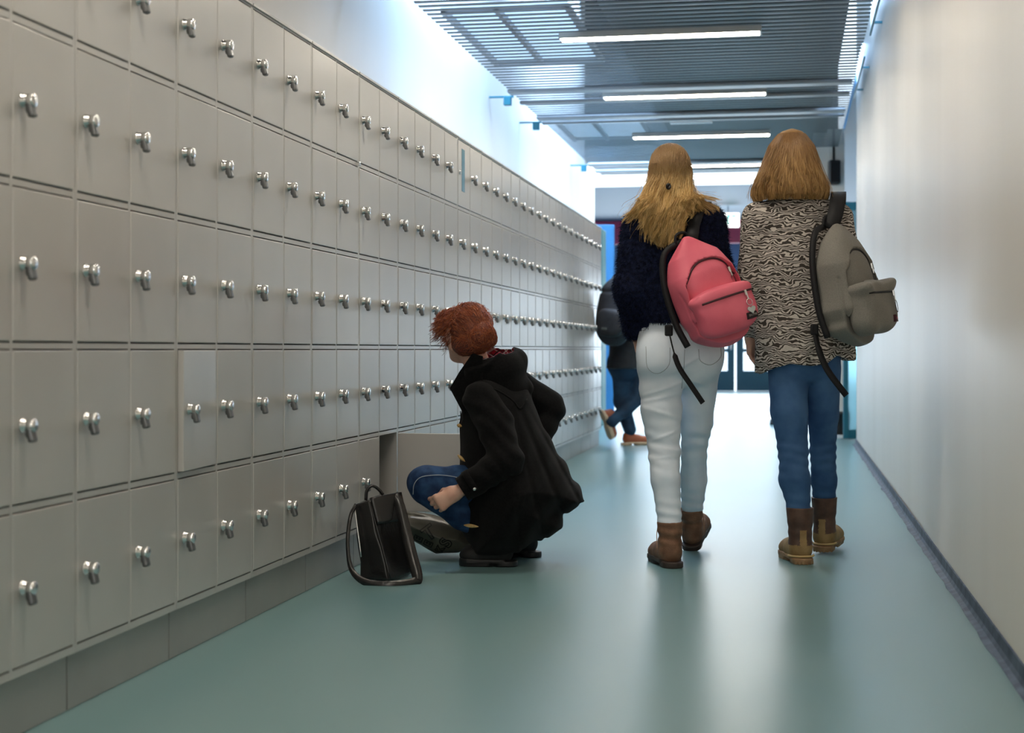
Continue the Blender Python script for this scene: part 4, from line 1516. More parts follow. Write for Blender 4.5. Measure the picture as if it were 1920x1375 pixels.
# sleeves
fl = Field((-0.22, -0.32, 0.24), (0.30, 0.36, 0.80), 0.0050)
fl.chain([LA3[0], G3(930, 800, -0.145), LA3[1]], [0.072, 0.068, 0.066], 0.03)
CU = np.array(LA3[1]) + (np.array(LA3[2]) - np.array(LA3[1])) * 0.90
fl.chain([LA3[1], tuple(CU)], [0.064, 0.052], 0.02)
fl.warp(lambda X, Y, Z: 0.0028 * np.sin(Z * 95 + X * 60 + 1.6 * np.sin(X * 30)) + folds(43, 0.0022, (25, 60))(X, Y, Z))
dv = np.array(LA3[2]) - np.array(LA3[1])
dv /= np.linalg.norm(dv)
pl = lambda X, Y, Z: (X - CU[0]) * dv[0] + (Y - CU[1]) * dv[1] + (Z - CU[2]) * dv[2]
fl.D = np.maximum(fl.D, pl(fl.ax[0][:, None, None], fl.ax[1][None, :, None], fl.ax[2][None, None, :]))
fl.cone(CU - dv * 0.03, CU + dv * 0.03, 0.034, 0.040, 0.0, 'cut')
slv = fl.obj('sleeve', M_COAT, P3, 1)
fl2 = Field((0.0, -0.02, 0.36), (0.34, 0.36, 0.84), 0.0055)
fl2.chain([RA3[0], RA3[1]], [0.066, 0.066], 0.03)
fl2.chain([RA3[1], RA3[2]], [0.062, 0.052], 0.02)
fl2.warp(lambda X, Y, Z: 0.0025 * np.sin(Z * 75 + X * 40) + folds(44, 0.002, (25, 60))(X, Y, Z))
fl2.obj('sleeve', M_COAT, P3, 1)
# cuff strap with its button
cb = CU - dv * 0.045
pth = []
side = np.cross(dv, [0, -1, 0])
side /= np.linalg.norm(side)
nrm = np.cross(side, dv)
if nrm[1] > 0:
    nrm = -nrm
for a in np.linspace(-0.5, 1.3, 12):
    pth.append(cb + (nrm * math.cos(a) + side * math.sin(a)) * 0.0575)
pn = [(p - cb) / np.linalg.norm(p - cb) for p in pth]
strap('cuff_strap', pth, pn, 0.026, 0.004, M_COAT, slv)
bp_ = cb + (nrm * math.cos(-0.35) + side * math.sin(-0.35)) * 0.060
V, Q = tube_np([bp_, bp_ + (bp_ - cb) * 0.07], [0.0075, 0.0065], 12)
np_mesh('button', V, Q, M_SILVER, slv)
# hood, with tartan lining inside its opening
M_TART = mat_new('tartan_lining', (0.3, 0.02, 0.03), 0.85)
b = M_TART.node_tree.nodes['Principled BSDF']
tc = N(M_TART, 'ShaderNodeTexCoord')
mp = N(M_TART, 'ShaderNodeMapping')
mp.inputs['Rotation'].default_value = (0.3, 0.5, 0.6)
L(M_TART, tc.outputs['Object'], mp.inputs[0])
ck = N(M_TART, 'ShaderNodeTexChecker')
ck.inputs['Scale'].default_value = 34
ck.inputs['Color1'].default_value = (0.34, 0.008, 0.030, 1)
ck.inputs['Color2'].default_value = (0.10, 0.004, 0.014, 1)
L(M_TART, mp.outputs[0], ck.inputs['Vector'])
last = ck.outputs['Color']
for ax in ('X', 'Y', 'Z'):
    w = N(M_TART, 'ShaderNodeTexWave', wave_type='BANDS', bands_direction=ax)
    w.inputs['Scale'].default_value = 10.5
    L(M_TART, mp.outputs[0], w.inputs['Vector'])
    c = N(M_TART, 'ShaderNodeValToRGB')
    c.color_ramp.elements[0].position = 0.93
    c.color_ramp.elements[1].position = 0.97
    L(M_TART, w.outputs['Fac'], c.inputs[0])
    mx = N(M_TART, 'ShaderNodeMix', data_type='RGBA')
    L(M_TART, c.outputs[0], mx.inputs['Factor'])
    L(M_TART, last, mx.inputs['A'])
    mx.inputs['B'].default_value = (0.45, 0.40, 0.42, 1) if ax != 'Y' else (0.02, 0.01, 0.02, 1)
    last = mx.outputs['Result']
L(M_TART, last, b.inputs['Base Color'])
fo = Field((-0.26, -0.22, 0.60), (0.20, 0.30, 0.96), 0.0048)
fo.ell(G3(935, 692, 0.04), (0.112, 0.130, 0.100), 0.02)
fo.chain([G3(905, 712, -0.02), G3(950, 730, 0.0), G3(982, 728, 0.04)], [0.060, 0.060, 0.040], 0.04)
fo.chain([G3(940, 690, 0.02), G3(972, 672, 0.04)], [0.06, 0.034], 0.04)
fo.chain([G3(876, 722, -0.02), G3(888, 695, -0.055), G3(905, 676, -0.075), G3(925, 668, -0.05)], [0.034, 0.034, 0.032, 0.03], 0.02)
fo.chain([G3(872, 722, 0.06), G3(893, 690, 0.10), G3(930, 672, 0.10)], [0.034, 0.034, 0.032], 0.02)
fo.warp(folds(51, 0.003, (18, 45)))
pa, pb = np.array(G3(868, 678)), np.array(G3(985, 622))
nx_, nz_ = -(pb[2] - pa[2]), (pb[0] - pa[0])
nl = math.hypot(nx_, nz_)
nx_, nz_ = nx_ / nl, nz_ / nl
fo.D = np.maximum(fo.D, ((fo.ax[0] - pa[0]) * nx_)[:, None, None] + ((fo.ax[2] - pa[2]) * nz_)[None, None, :] - 0.62 * (fo.ax[1][None, :, None] + 0.02))
icn = np.array(G3(928, 676, 0.03))
fo.ell(tuple(icn), (0.088, 0.100, 0.060), 0.01, 'cut', R=Matrix.Rotation(math.radians(-28), 4, 'Y'))
fo.cone(G3(876, 640, 0.0), G3(903, 712, 0.03), 0.060, 0.060, 0.0, 'cut')
inside = lambda x, y, z: (((x - icn[0]) / 0.096) ** 2 + ((y - icn[1]) / 0.108) ** 2 + ((z - icn[2]) / 0.082) ** 2) < 1.0
hood = fo.obj('hood', M_COAT, P3, 1, keep=lambda x, y, z: ~inside(x, y, z))
fo.obj('hood_lining', M_TART, hood, 1, keep=inside)
# upturned front collar
near_c = [(843, 728, -0.03), (861, 698, -0.060), (885, 663, -0.078), (905, 668, -0.088), (905, 745, -0.10), (868, 775, -0.06)]
far_c = [(850, 730, 0.05), (866, 702, 0.09), (888, 668, 0.10), (908, 672, 0.10), (905, 745, 0.05), (870, 775, 0.03)]
bm = bmesh.new()
nv_ = [bm.verts.new(G3(*q_)) for q_ in near_c]
fv_ = [bm.verts.new(G3(*q_)) for q_ in far_c]
bm.faces.new(nv_)
bm.faces.new(fv_[::-1])
for i in range(6):
    if i in (1, 2):      # open round the neck
        continue
    j = (i + 1) % 6
    bm.faces.new((nv_[j], nv_[i], fv_[i], fv_[j]))
bmesh.ops.recalc_face_normals(bm, faces=bm.faces)
co_ = bm_obj('collar', bm, M_COAT, P3)
sd = co_.modifiers.new('thickness', 'SOLIDIFY')
sd.thickness = 0.006
bvm = co_.modifiers.new('soft', 'BEVEL')
bvm.width = 0.004
bvm.segments = 2
# back yoke flap, stitched below the hood
for q, (pix, rr) in enumerate((([(905, 722), (935, 732), (962, 750), (975, 765), (988, 748)], 0.0030),)):
    tube('yoke_edge', on_surf(fc, G3, pix, -0.002, 24), rr, M_COAT, P3, 6)
# wooden toggles and cords
def toggle(p, q, r=0.0075):
    p, q = np.array(p), np.array(q)
    t = np.linspace(0, 1, 7)
    V, Q = tube_np([p + (q - p) * a for a in t], [r * s for s in (0.35, 0.75, 1, 1.05, 0.9, 0.6, 0.2)], 8)
    return np_mesh('toggle', V, Q, M_TOGGLE, P3)
toggle(G3(858, 853, -0.10), G3(872, 866, -0.105), 0.0065)
toggle(G3(870, 985, -0.14), G3(897, 988, -0.16), 0.0070)
t0 = toggle(G3(857, 797, -0.06), G3(866, 800, -0.065), 0.0075)
t0['label'] = 'grey-brown toggle on black cord'
for pts in ([(863, 771), (864, 783), (861, 797)], [(867, 771), (868, 785), (864, 797)]):
    tube('toggle_cord', smooth_path([G3(a, b_, -0.06) for a, b_ in pts], 8), 0.0022, M_STRAPB, t0, 5)

# hair: curls gathered in a low bun at the back
M_H3 = hair_mat('red_hair', (0.10, 0.014, 0.008), (0.24, 0.045, 0.016), (0.50, 0.15, 0.050), rough=0.34)
fhh = Field((-0.34, -0.20, 0.78), (0.08, 0.22, 1.08), 0.0050)
fhh.ell((H3[0] + 0.012, H3[1] - 0.020, H3[2] + 0.032), (0.088, 0.095, 0.090), 0.02, R=Matrix.Rotation(YH, 4, 'Z'))
fhh.ell(G3(882, 648, -0.045), (0.070, 0.06, 0.045), 0.03)
fhh.ell(G3(906, 632, -0.080), (0.050, 0.048, 0.048), 0.02)
fhh.ell(G3(838, 604, 0.02), (0.036, 0.05, 0.05), 0.03)
fhh.warp(folds(61, 0.004, (40, 90)))
Rf = Matrix.Rotation(YH, 4, 'Z')
fc_ = Rf @ Vector((0, 0.10, -0.025))
fhh.ell((H3[0] + fc_.x, H3[1] + fc_.y, H3[2] + fc_.z), (0.070, 0.055, 0.085), 0.01, 'cut', R=Rf)
hair3 = fhh.obj('hair', mat_new('red_hair_mass', (0.085, 0.018, 0.009), 0.6), P3, 1)
BUN = np.array(G3(906, 630, -0.085))
C3 = np.array((H3[0] + 0.012, H3[1] - 0.020, H3[2] + 0.032))


HV = fhh.mesh_np(1)[0]
HV = HV[(HV[:, 2] > G3(0, 662)[2])]


def h3(rs):
    k = rs.rand()
    if k < 0.74:      # swept over the head to the bun
        v = HV[rs.randint(len(HV))]
        t = np.linspace(0, rs.uniform(0.6, 1.0), 16)[:, None]
        c_ = np.array([0, 0, 0.02 * rs.normal()])
        P = v * (1 - t) + (BUN + rs.normal(size=3) * 0.010) * t + c_ * t * (1 - t) * 4
        P = ride_on(fhh, P, 0.001 + 0.0025 * rs.rand())
        ph = rs.rand() * 0.5 + v[0] * 60
        P[:, 2] += 0.0012 * np.sin(np.linspace(0, 9, 16) + ph)
        j = 0.0007
    elif k < 0.89:    # coiled round the bun
        u_ = rs.normal(size=3)
        u_ /= np.linalg.norm(u_)
        w_ = np.cross(u_, [0.2, 1.0, 0.3] + rs.normal(size=3) * 0.5)
        w_ /= np.linalg.norm(w_)
        a0, sp_ = rs.uniform(0, 6.28), rs.uniform(1.2, 2.6)
        P = np.array([BUN + np.array([0.004, 0.004, 0.0]) + 0.050 * (math.cos(a0 + q) * u_ + math.sin(a0 + q) * w_) for q in np.linspace(0, sp_, 16)])
        P = ride_on(fhh, P, 0.002 + 0.003 * rs.rand())
        j = 0.0006
    else:             # loose curls, most of them over the brow
        for _ in range(40):
            v = HV[rs.randint(len(HV))]
            if v[0] < G3(848, 0)[0] and v[2] > G3(0, 640)[2] or (rs.rand() < 0.10 and v[2] > G3(0, 600)[2]):
                break
        o = v - C3
        o /= np.linalg.norm(o)
        ln = rs.uniform(0.03, 0.075)
        ph, fr = rs.uniform(0, 6.28), rs.uniform(5, 10)
        t = np.linspace(0, 1, 16)
        P = v + np.outer(t * ln * 0.5, o) + np.outer(t * t * ln, [-0.05, 0, -0.5])
        P = P + 0.0065 * np.stack([np.sin(fr * t + ph), np.cos(fr * t + ph), np.sin(fr * t * 1.2 + ph)], 1) * np.clip(t * 3, 0, 1)[:, None]
        j = 0.0006
    return P + np.cumsum(rs.normal(size=P.shape), 0) * j * 0.3


hair_strands('strands', h3, 6000, M_H3, hair3, 13, r=0.0011)

# =================================================================== backpacks
def superell(hx, hy, zc, hz, p=3.2):
    def f(X, Y, Z):
        a = np.interp(Z.ravel(), hx[0], hx[1]).reshape(Z.shape)
        b_ = np.interp(Z.ravel(), hy[0], hy[1]).reshape(Z.shape)
        return ((np.abs(X / a) ** p + np.abs(Y / b_) ** p + np.abs((Z - zc) / hz) ** (p + 1)) ** (1 / p) - 1) * 0.08
    return f


def text_mesh(name, body, size, mat, parent, M, extrude=0.0006, shear=0.0, offset=0.0):
    cu = bpy.data.curves.new(name, 'FONT')
    cu.body = body
    cu.size = size
    cu.extrude = extrude
    cu.shear = shear
    cu.offset = offset
    cu.align_x = 'CENTER'
    cu.align_y = 'CENTER'
    to = bpy.data.objects.new(name, cu)
    COL.objects.link(to)
    bpy.context.view_layer.update()
    me = bpy.data.meshes.new_from_object(to)
    bpy.data.objects.remove(to)
    me.transform(M)
    me.materials.clear()
    return link(name, me, mat, parent)


def backpack(name_label, M, mat, dark, seed, strap_pts, strap_w, tail_pts, tail_w, G_, patch_rgb, text_rgb, heart=False, k=1.0):
    """body, pocket, zips, straps. local frame: -y outwards, z up, x across"""
    t = empty('backpack', (0, 0, 0), 0, name_label, 'backpack')
    t.location = G_.loc
    t.rotation_euler = (0, 0, YAW)
    Mn = np.array(M)
    X_ = lambda P: np.asarray(P, float) @ Mn[:3, :3].T + Mn[:3, 3]
    zs = [-0.02, 0.03, 0.12, 0.28, 0.36, 0.43]
    f = Field((-0.18, -0.16, -0.03), (0.18, 0.14, 0.47), 0.0050)
    arch = lambda X: 0.330 - 0.085 * np.clip(np.abs(X / 0.128), 0, 1.15) ** 2.4
    f.fn(superell((zs, [0.118, 0.138, 0.150, 0.140, 0.112, 0.048]), (zs, [0.075, 0.092, 0.100, 0.082, 0.058, 0.030]), 0.215, 0.228, 2.8))
    sag = folds(seed, 0.0055, (12, 38), dirs=[(1, 0, 0.3), (0.6, 0.5, 0.6), (0.9, 0, -0.4)])
    f.warp(lambda X, Y, Z: sag(X, Y, Z) + 0.0035 * np.sin(Z * 70 + 30 * X + 2 * np.sin(X * 20)) * np.exp(-((Z - 0.05) / 0.05) ** 2))
    # panel below the zip sits deeper than the storm flap above it
    f.warp(lambda X, Y, Z: 0.012 * ((Z < arch(X)) & (Y < -0.028) & (np.abs(X) < 0.128)))
    f.warp(lambda X, Y, Z: 0.003 * np.exp(-(np.abs(Y + 0.030) / 0.0045) ** 2) * (Z < 0.235) * (np.abs(X) > 0.09))
    f.obj('pack_body', mat, t, 1, M=M)
    zp = [(x, 0, float(arch(np.array(x)))) for x in np.linspace(-0.128, 0.128, 30)]
    for i, q in enumerate(zp):
        ys = surf_y(f, q[0], q[2] - 0.008)
        zp[i] = (q[0], ys - 0.001, q[2] - 0.006)
    np_mesh('zip', *_tb(X_(zp), 0.0040), dark, t)
    # pocket with overhanging flap
    g = Field((-0.15, -0.20, 0.0), (0.15, -0.02, 0.24), 0.0046)
    g.fn(lambda X, Y, Z: ((np.abs(X / 0.132) ** 3.0 + np.abs((Y + 0.075) / 0.056) ** 2.8 + np.abs((Z - 0.108) / 0.092) ** 3.4) ** (1 / 3.0) - 1) * 0.060)
    g.fn(lambda X, Y, Z: ((np.abs(X / 0.135) ** 3.0 + np.abs((Y + 0.075) / 0.0595) ** 2.8 + np.abs((Z - 0.180) / 0.026) ** 2.6) ** (1 / 3.0) - 1) * 0.022, 0.012)
    s2 = folds(seed + 7, 0.0035, (20, 48))
    g.warp(lambda X, Y, Z: s2(X, Y, Z))
    g.obj('pocket', mat, t, 1, M=M)
    zp2 = []
    for x in np.linspace(-0.124, 0.124, 26):
        ys = surf_y(g, x, 0.152)
        zp2.append((x, ys - 0.0015, 0.1565))
    np_mesh('zip', *_tb(X_(zp2), 0.0042), dark, t)
    # zip pulls with cord loops
    for (x, z) in ((0.098, 0.262), (0.075, 0.150)):
        y = surf_y(f if z > 0.2 else g, x, z) - 0.006
        bm = bmesh.new()
        box(bm, x - 0.006, x + 0.006, y - 0.004, y + 0.003, z - 0.012, z + 0.010, 0.002, M)
        box(bm, x - 0.003, x + 0.003, y - 0.005, y, z - 0.030, z - 0.010, 0.001, M)
        o = bm_obj('zip_pull', bm, M_SILVER, t)
        lp = [(x + 0.008 * math.sin(a), y - 0.004, z - 0.048 + 0.022 * math.cos(a)) for a in np.linspace(0, 2 * math.pi, 16, endpoint=False)]
        if not (heart and z < 0.2):
            V, Q = tube_np(X_(lp), 0.0013, 5, closed=True)
            np_mesh('cord_loop', V, Q, M_STRAPB, o)
        else:
            lp = [(x + 0.013 * math.sin(a), y - 0.003, z - 0.040 + 0.013 * math.cos(a)) for a in np.linspace(0, 2 * math.pi, 18, endpoint=False)]
            V, Q = tube_np(X_(lp), 0.0015, 5, closed=True)
            np_mesh('key_ring', V, Q, M_SILVER, o)
            bm = bmesh.new()
            hp = []
            for a in np.linspace(0, 2 * math.pi, 28, endpoint=False):
                hx = 16 * math.sin(a) ** 3
                hz = 13 * math.cos(a) - 5 * math.cos(2 * a) - 2 * math.cos(3 * a) - math.cos(4 * a)
                hp.append((hx, hz))
            fr = [bm.verts.new((x - 0.004 + h_[0] * 0.00115, y - 0.007, z - 0.070 + h_[1] * 0.00105)) for h_ in hp]
            bk = [bm.verts.new((x - 0.004 + h_[0] * 0.00115, y - 0.003, z - 0.070 + h_[1] * 0.00105)) for h_ in hp]
            bm.faces.new(fr)
            bm.faces.new(bk[::-1])
            for i in range(len(fr)):
                j = (i + 1) % len(fr)
                bm.faces.new((fr[j], fr[i], bk[i], bk[j]))
            bmesh.ops.recalc_face_normals(bm, faces=bm.faces)
            bmesh.ops.transform(bm, matrix=M, verts=bm.verts)
            ho = bm_obj('heart_pendant', bm, mat_new('pendant_metal', (0.55, 0.60, 0.60), 0.35, 0.6), t)
            ho['label'] = 'silver heart-shaped pendant'
    # woven maker's patch
    px_, pz_ = (0.074, 0.060)
    ys = surf_y(g, px_, pz_) - 0.002
    bm = bmesh.new()
    Mp = M @ Matrix.Translation((px_, ys, pz_)) @ Matrix.Rotation(math.radians(16), 4, 'Z')
    box(bm, -0.030, 0.030, -0.002, 0.012, -0.0125, 0.0125, 0.0015, Mp)
    pt = bm_obj('patch', bm, mat_new('patch_cloth', patch_rgb, 0.8), t)
    text_mesh('patch_lettering', 'EASTPAK', 0.0128, mat_new('patch_thread', text_rgb, 0.8), pt, Mp @ Matrix.Translation((0, -0.0028, 0)) @ Matrix.Rotation(math.radians(90), 4, 'X'), 0.0003, 0.3)
    # padded back panel edge
    bp = [(-0.140, 0.05, 0.03), (-0.148, 0.06, 0.12), (-0.145, 0.06, 0.22), (-0.130, 0.055, 0.32), (-0.09, 0.045, 0.405), (0.0, 0.04, 0.43)]
    V, Q = tube_np(X_(smooth_path(bp, 30)), 0.013, 8)
    np_mesh('back_pad', V, Q, M_STRAPB, t)
    # shoulder strap and the loose tail
    sp = smooth_path(strap_pts, 26)
    tb = strap('shoulder_strap', sp, _nrm(sp), strap_w, 0.012, M_STRAPB, t)
    tp = smooth_path(tail_pts, 20)
    w = np.full(len(tp), tail_w)
    w[:max(1, len(tp) // 3)] = tail_w * (0.25 if heart else 0.8)
    V, Q = strap_np(tp, (0.2, -1, 0.1), w, 0.003)
    np_mesh('strap_tail', V, Q, M_STRAPB, t, False)
    bl = np.array(tail_pts[0])
    bm = bmesh.new()
    box(bm, bl[0] - 0.016, bl[0] + 0.016, bl[1] - 0.008, bl[1] + 0.008, bl[2] - 0.022, bl[2] + 0.022, 0.006)
    bm_obj('buckle', bm, M_STRAPB, t)
    # carry loop
    lp = smooth_path([(-0.035, 0.035, 0.425), (-0.025, 0.03, 0.455), (0.0, 0.028, 0.462), (0.025, 0.03, 0.455), (0.035, 0.035, 0.425)], 14)
    np_mesh('carry_loop', *_tb(X_(lp), 0.006), M_STRAPB, t)
    return t


def _tb(P, r):
    V, Q = tube_np(P, r, 7)
    return V, Q


def _nrm(P):
    T = np.gradient(P, axis=0)
    return np.cross(T / np.linalg.norm(T, axis=1)[:, None], np.array([1.0, 0, 0])[None])


def packM(G_, px, py, dy, yaw, roll, pitch, s=1.0):
    """pack centre at the given point"""
    return Matrix.Translation(Vector(G_(px, py, dy))) @ Matrix.Rotation(math.radians(-roll), 4, 'Y') @ Matrix.Rotation(math.radians(pitch), 4, 'X') @ Matrix.Rotation(math.radians(yaw), 4, 'Z') @ Matrix.Scale(s, 4) @ Matrix.Translation((0, 0, -0.215))


M_PINK = noise_mix(mat_new('pink_canvas', (0.70, 0.12, 0.18), 0.6), (0.66, 0.105, 0.165), (0.80, 0.165, 0.23), 4, 4, bump=0.12, bscale=320)
M_GREYC = noise_mix(mat_new('grey_canvas', (0.17, 0.16, 0.14), 0.8), (0.19, 0.18, 0.16), (0.235, 0.22, 0.197), 260, 3, bump=0.12, bscale=320)
M_DKZIP = mat_new('dark_zip', (0.05, 0.008, 0.015), 0.5)
backpack('pink canvas backpack slung from one shoulder of the blond person', packM(G, 1324, 544, -0.225, 28, 20, -4, 1.0), M_PINK, M_DKZIP, 71,
         [G(1298, 448, -0.175), G(1302, 420, -0.135), G(1312, 392, -0.085), G(1322, 381, -0.01), G(1326, 395, 0.075), G(1328, 430, 0.125), G(1330, 480, 0.16), G(1325, 560, 0.12)], 0.046,
         [G(1254, 620, -0.185), G(1262, 655, -0.19), G(1273, 688, -0.19), G(1295, 722, -0.19), G(1318, 756, -0.185)], 0.021, G, (0.012, 0.008, 0.010), (0.42, 0.38, 0.36), heart=True)
backpack('grey canvas backpack hanging by one strap over the zebra tunic', packM(G2, 1588, 530, -0.165, 55, 10, -3, 1.12), M_GREYC, M_STRAPB, 83,
         [G2(1556, 428, -0.155), G2(1566, 402, -0.135), G2(1571, 372, -0.075), G2(1572, 362, 0.0), G2(1572, 372, 0.07), G2(1570, 405, 0.125), G2(1566, 470, 0.17), G2(1560, 560, 0.12)], 0.062,
         [G2(1527, 618, -0.175), G2(1535, 655, -0.185), G2(1552, 695, -0.19), G2(1587, 742, -0.185)], 0.026, G2, (0.055, 0.008, 0.016), (0.50, 0.16, 0.20))

# =================================================================== black leather bag on the floor
G4 = Frame(712, 5.68)
bag = G4.root('leather_bag', 'black leather satchel backpack standing on the floor before the lockers', 'bag')
# tapered body: corners bottom then top (near-left, near-right, far-right, far-left)
near = [G4(676, 1082, -0.05), G4(731, 1087, -0.10), G4(775, 1052, 0.10), G4(705, 1052, 0.14)]
top = [G4(662, 948, 0.0), G4(690, 938, -0.045), G4(742, 928, 0.045), G4(712, 926, 0.08)]
bm = bmesh.new()
A = [bm.verts.new((p[0], p[1], max(0.004, p[2]) if i < 4 else p[2])) for i, p in enumerate(near)]
A = [v for v in A]
for v in A:
    v.co.z = 0.006
B = [bm.verts.new(p) for p in top]
bm.faces.new(A[::-1])
bm.faces.new(B)
for i in range(4):
    j = (i + 1) % 4
    bm.faces.new((A[i], A[j], B[j], B[i]))
bmesh.ops.recalc_face_normals(bm, faces=bm.faces)
bmesh.ops.bevel(bm, geom=list(bm.edges), offset=0.012, segments=3, affect='EDGES', profile=0.6)
bmesh.ops.subdivide_edges(bm, edges=[e for e in bm.edges if e.calc_length() > 0.06], cuts=4, use_grid_fill=True)
rg = random.Random(3)
for v in bm.verts:
    v.co.x += 0.0035 * math.sin(v.co.z * 34 + v.co.y * 25)
    v.co.y += 0.0030 * math.sin(v.co.z * 27 + v.co.x * 38 + 1)
bm_obj('bag_body', bm, M_LEATHER, bag, True)
a0, a1, b0, b1 = [np.array(p) for p in (near[1], near[2], top[1], top[2])]
a0[2] = a1[2] = 0.006
lerp = lambda p, q, t: p + (q - p) * t
nf = np.cross(a1 - a0, b0 - a0)
nf /= np.linalg.norm(nf)
if nf[1] > 0:
    nf = -nf
# flap folded over the broad face
gn = 9
gv = []
for iy in range(gn):
    for ix in range(gn):
        s_ = -0.04 + 1.08 * ix / (gn - 1)
        t_ = 1.015 - (0.33 + 0.02 * s_) * iy / (gn - 1)
        gv.append(lerp(lerp(a0, a1, s_), lerp(b0, b1, s_), t_) + nf * (0.017 + 0.004 * math.sin(3.14 * ix / (gn - 1))))
gq = [(j * gn + i, j * gn + i + 1, (j + 1) * gn + i + 1, (j + 1) * gn + i) for j in range(gn - 1) for i in range(gn - 1)]
fo_ = np_mesh('flap', np.array(gv), np.array(gq), M_LEATHER, bag)
sd = fo_.modifiers.new('thickness', 'SOLIDIFY')
sd.thickness = 0.012
sd.offset = 0
tube('seam', [lerp(a0, b0, t) + nf * 0.006 for t in np.linspace(0.02, 0.98, 10)], 0.0035, M_LEATHER, bag, 6)
# side gusset zip
c0, c1 = np.array(near[0]), np.array(top[0])
c0[2] = 0.01
gm = [lerp(c0, c1, t) * 0.82 + lerp(a0, b0, t) * 0.18 + np.array([-0.004, -0.014, 0]) for t in np.linspace(0.30, 0.98, 8)]
tube('side_zip', gm, 0.0032, M_SILVER, bag, 6)['label'] = 'metal zip on the gusset'
tube('carry_handle', smooth_path([G4(686, 938, 0.02), G4(688, 920, 0.02), G4(698, 911, 0.022), (G4(710, 918, 0.03)), G4(718, 928, 0.035)], 18), 0.0065, M_LEATHER, bag, 8)
# the long strap: from the top, down the far edge, across the floor in front and back up the near edge
sp = smooth_path([G4(738, 927, 0.02), G4(750, 950, 0.0), G4(762, 1000, -0.03), G4(774, 1050, -0.07), G4(783, 1084, -0.11), G4(775, 1092, -0.13), G4(735, 1098, -0.165), G4(690, 1094, -0.15), G4(660, 1070, -0.11), G4(652, 1020, -0.085), G4(657, 970, -0.05), G4(668, 946, -0.02)], 60)
strap('long_strap', sp, np.array([(0.05, -1.0, 0.12)] * len(sp)), np.interp(np.linspace(0, 1, len(sp)), [0, 0.30, 0.42, 0.62, 0.78, 1], [0.036, 0.044, 0.034, 0.030, 0.015, 0.014]), 0.004, M_LEATHER, bag, False)

# =================================================================== soft shopping bag lying under the knee
G5 = Frame(820, 6.30)
sb = G5.root('shopping_bag', 'crumpled grey-green shopping bag with black outlined letters, lying beneath the bent knee', 'bag')
M_SBAG = noise_mix(mat_new('coated_bag_film', (0.10, 0.095, 0.075), 0.32, 0, 0.5), (0.085, 0.082, 0.066), (0.15, 0.142, 0.11), 7, 4)
fg = Field((-0.20, -0.12, 0.0), (0.22, 0.16, 0.26), 0.0044)
SBP = np.array([G5(a_, b_) for a_, b_ in [(745, 958), (775, 957), (800, 964), (835, 972), (875, 985), (890, 1010), (892, 1036), (818, 1038), (757, 1004), (742, 985)]])[:, [0, 2]]
fg.fn(lambda X, Y, Z: (poly_sd(SBP, X, Z) + 0.030 * (np.abs(Y - 0.01) / 0.070) ** 2.2) * 0.8)
fg.warp(lambda X, Y, Z: folds(91, 0.0025, (25, 70))(X, Y, Z) + 0.005 * np.sin(Z * 260 + 40 * X + 40 * Y) * np.clip((-0.01 - X) * 14, 0, 1) * np.clip((Z - 0.155) * 40, 0, 1))
fg.D = np.maximum(fg.D, (0.003 - fg.ax[2])[None, None, :])
fg.obj('bag_body', M_SBAG, sb, 1)


def lay_text(body, px, py, size, rot, mat, off):
    c = np.array(G5(px, py, 0))
    M = Matrix.Translation(c) @ Matrix.Rotation(math.radians(90), 4, 'X') @ Matrix.Rotation(math.radians(rot), 4, 'Z')
    o = text_mesh('lettering', body, size, mat, sb, M, 0.0002, 0, off)
    bm = bmesh.new()
    bm.from_mesh(o.data)
    bmesh.ops.triangulate(bm, faces=bm.faces)
    for _ in range(3):
        bmesh.ops.subdivide_edges(bm, edges=[e for e in bm.edges if e.calc_length() > 0.005], cuts=1)
        bmesh.ops.triangulate(bm, faces=bm.faces)
    bm.to_mesh(o.data)
    bm.free()
    for v in o.data.vertices:
        v.co.y = surf_y(fg, v.co.x, v.co.z) - 0.0022 - (0.0012 if off < 0.001 else 0) + (v.co.y - c[1]) * 0.3
    V_ = np.array([v.co[:] for v in o.data.vertices])
    sd_ = np.array([poly_sd(SBP, np.array([[[x_]]]), np.array([[[z_]]]))[0, 0, 0] for x_, z_ in V_[:, [0, 2]]])
    bm = bmesh.new()
    bm.from_mesh(o.data)
    bm.verts.ensure_lookup_table()
    bmesh.ops.delete(bm, geom=[bm.verts[i] for i in np.where(sd_ > -0.004)[0]], context='VERTS')
    bm.to_mesh(o.data)
    bm.free()
    return o


M_LTR = mat_new('black_print', (0.004, 0.004, 0.004), 0.45)
for body, px, py, sz, rot in (('T', 807, 996, 0.078, 35), ('S', 838, 1014, 0.066, 62), ('E', 786, 1008, 0.044, 65), ('E', 805, 1017, 0.044, 65), ('K', 826, 1028, 0.040, 60)):
    lay_text(body, px, py, sz, rot, M_LTR, 0.0042)
    lay_text(body, px, py, sz, rot, M_SBAG, 0.0)

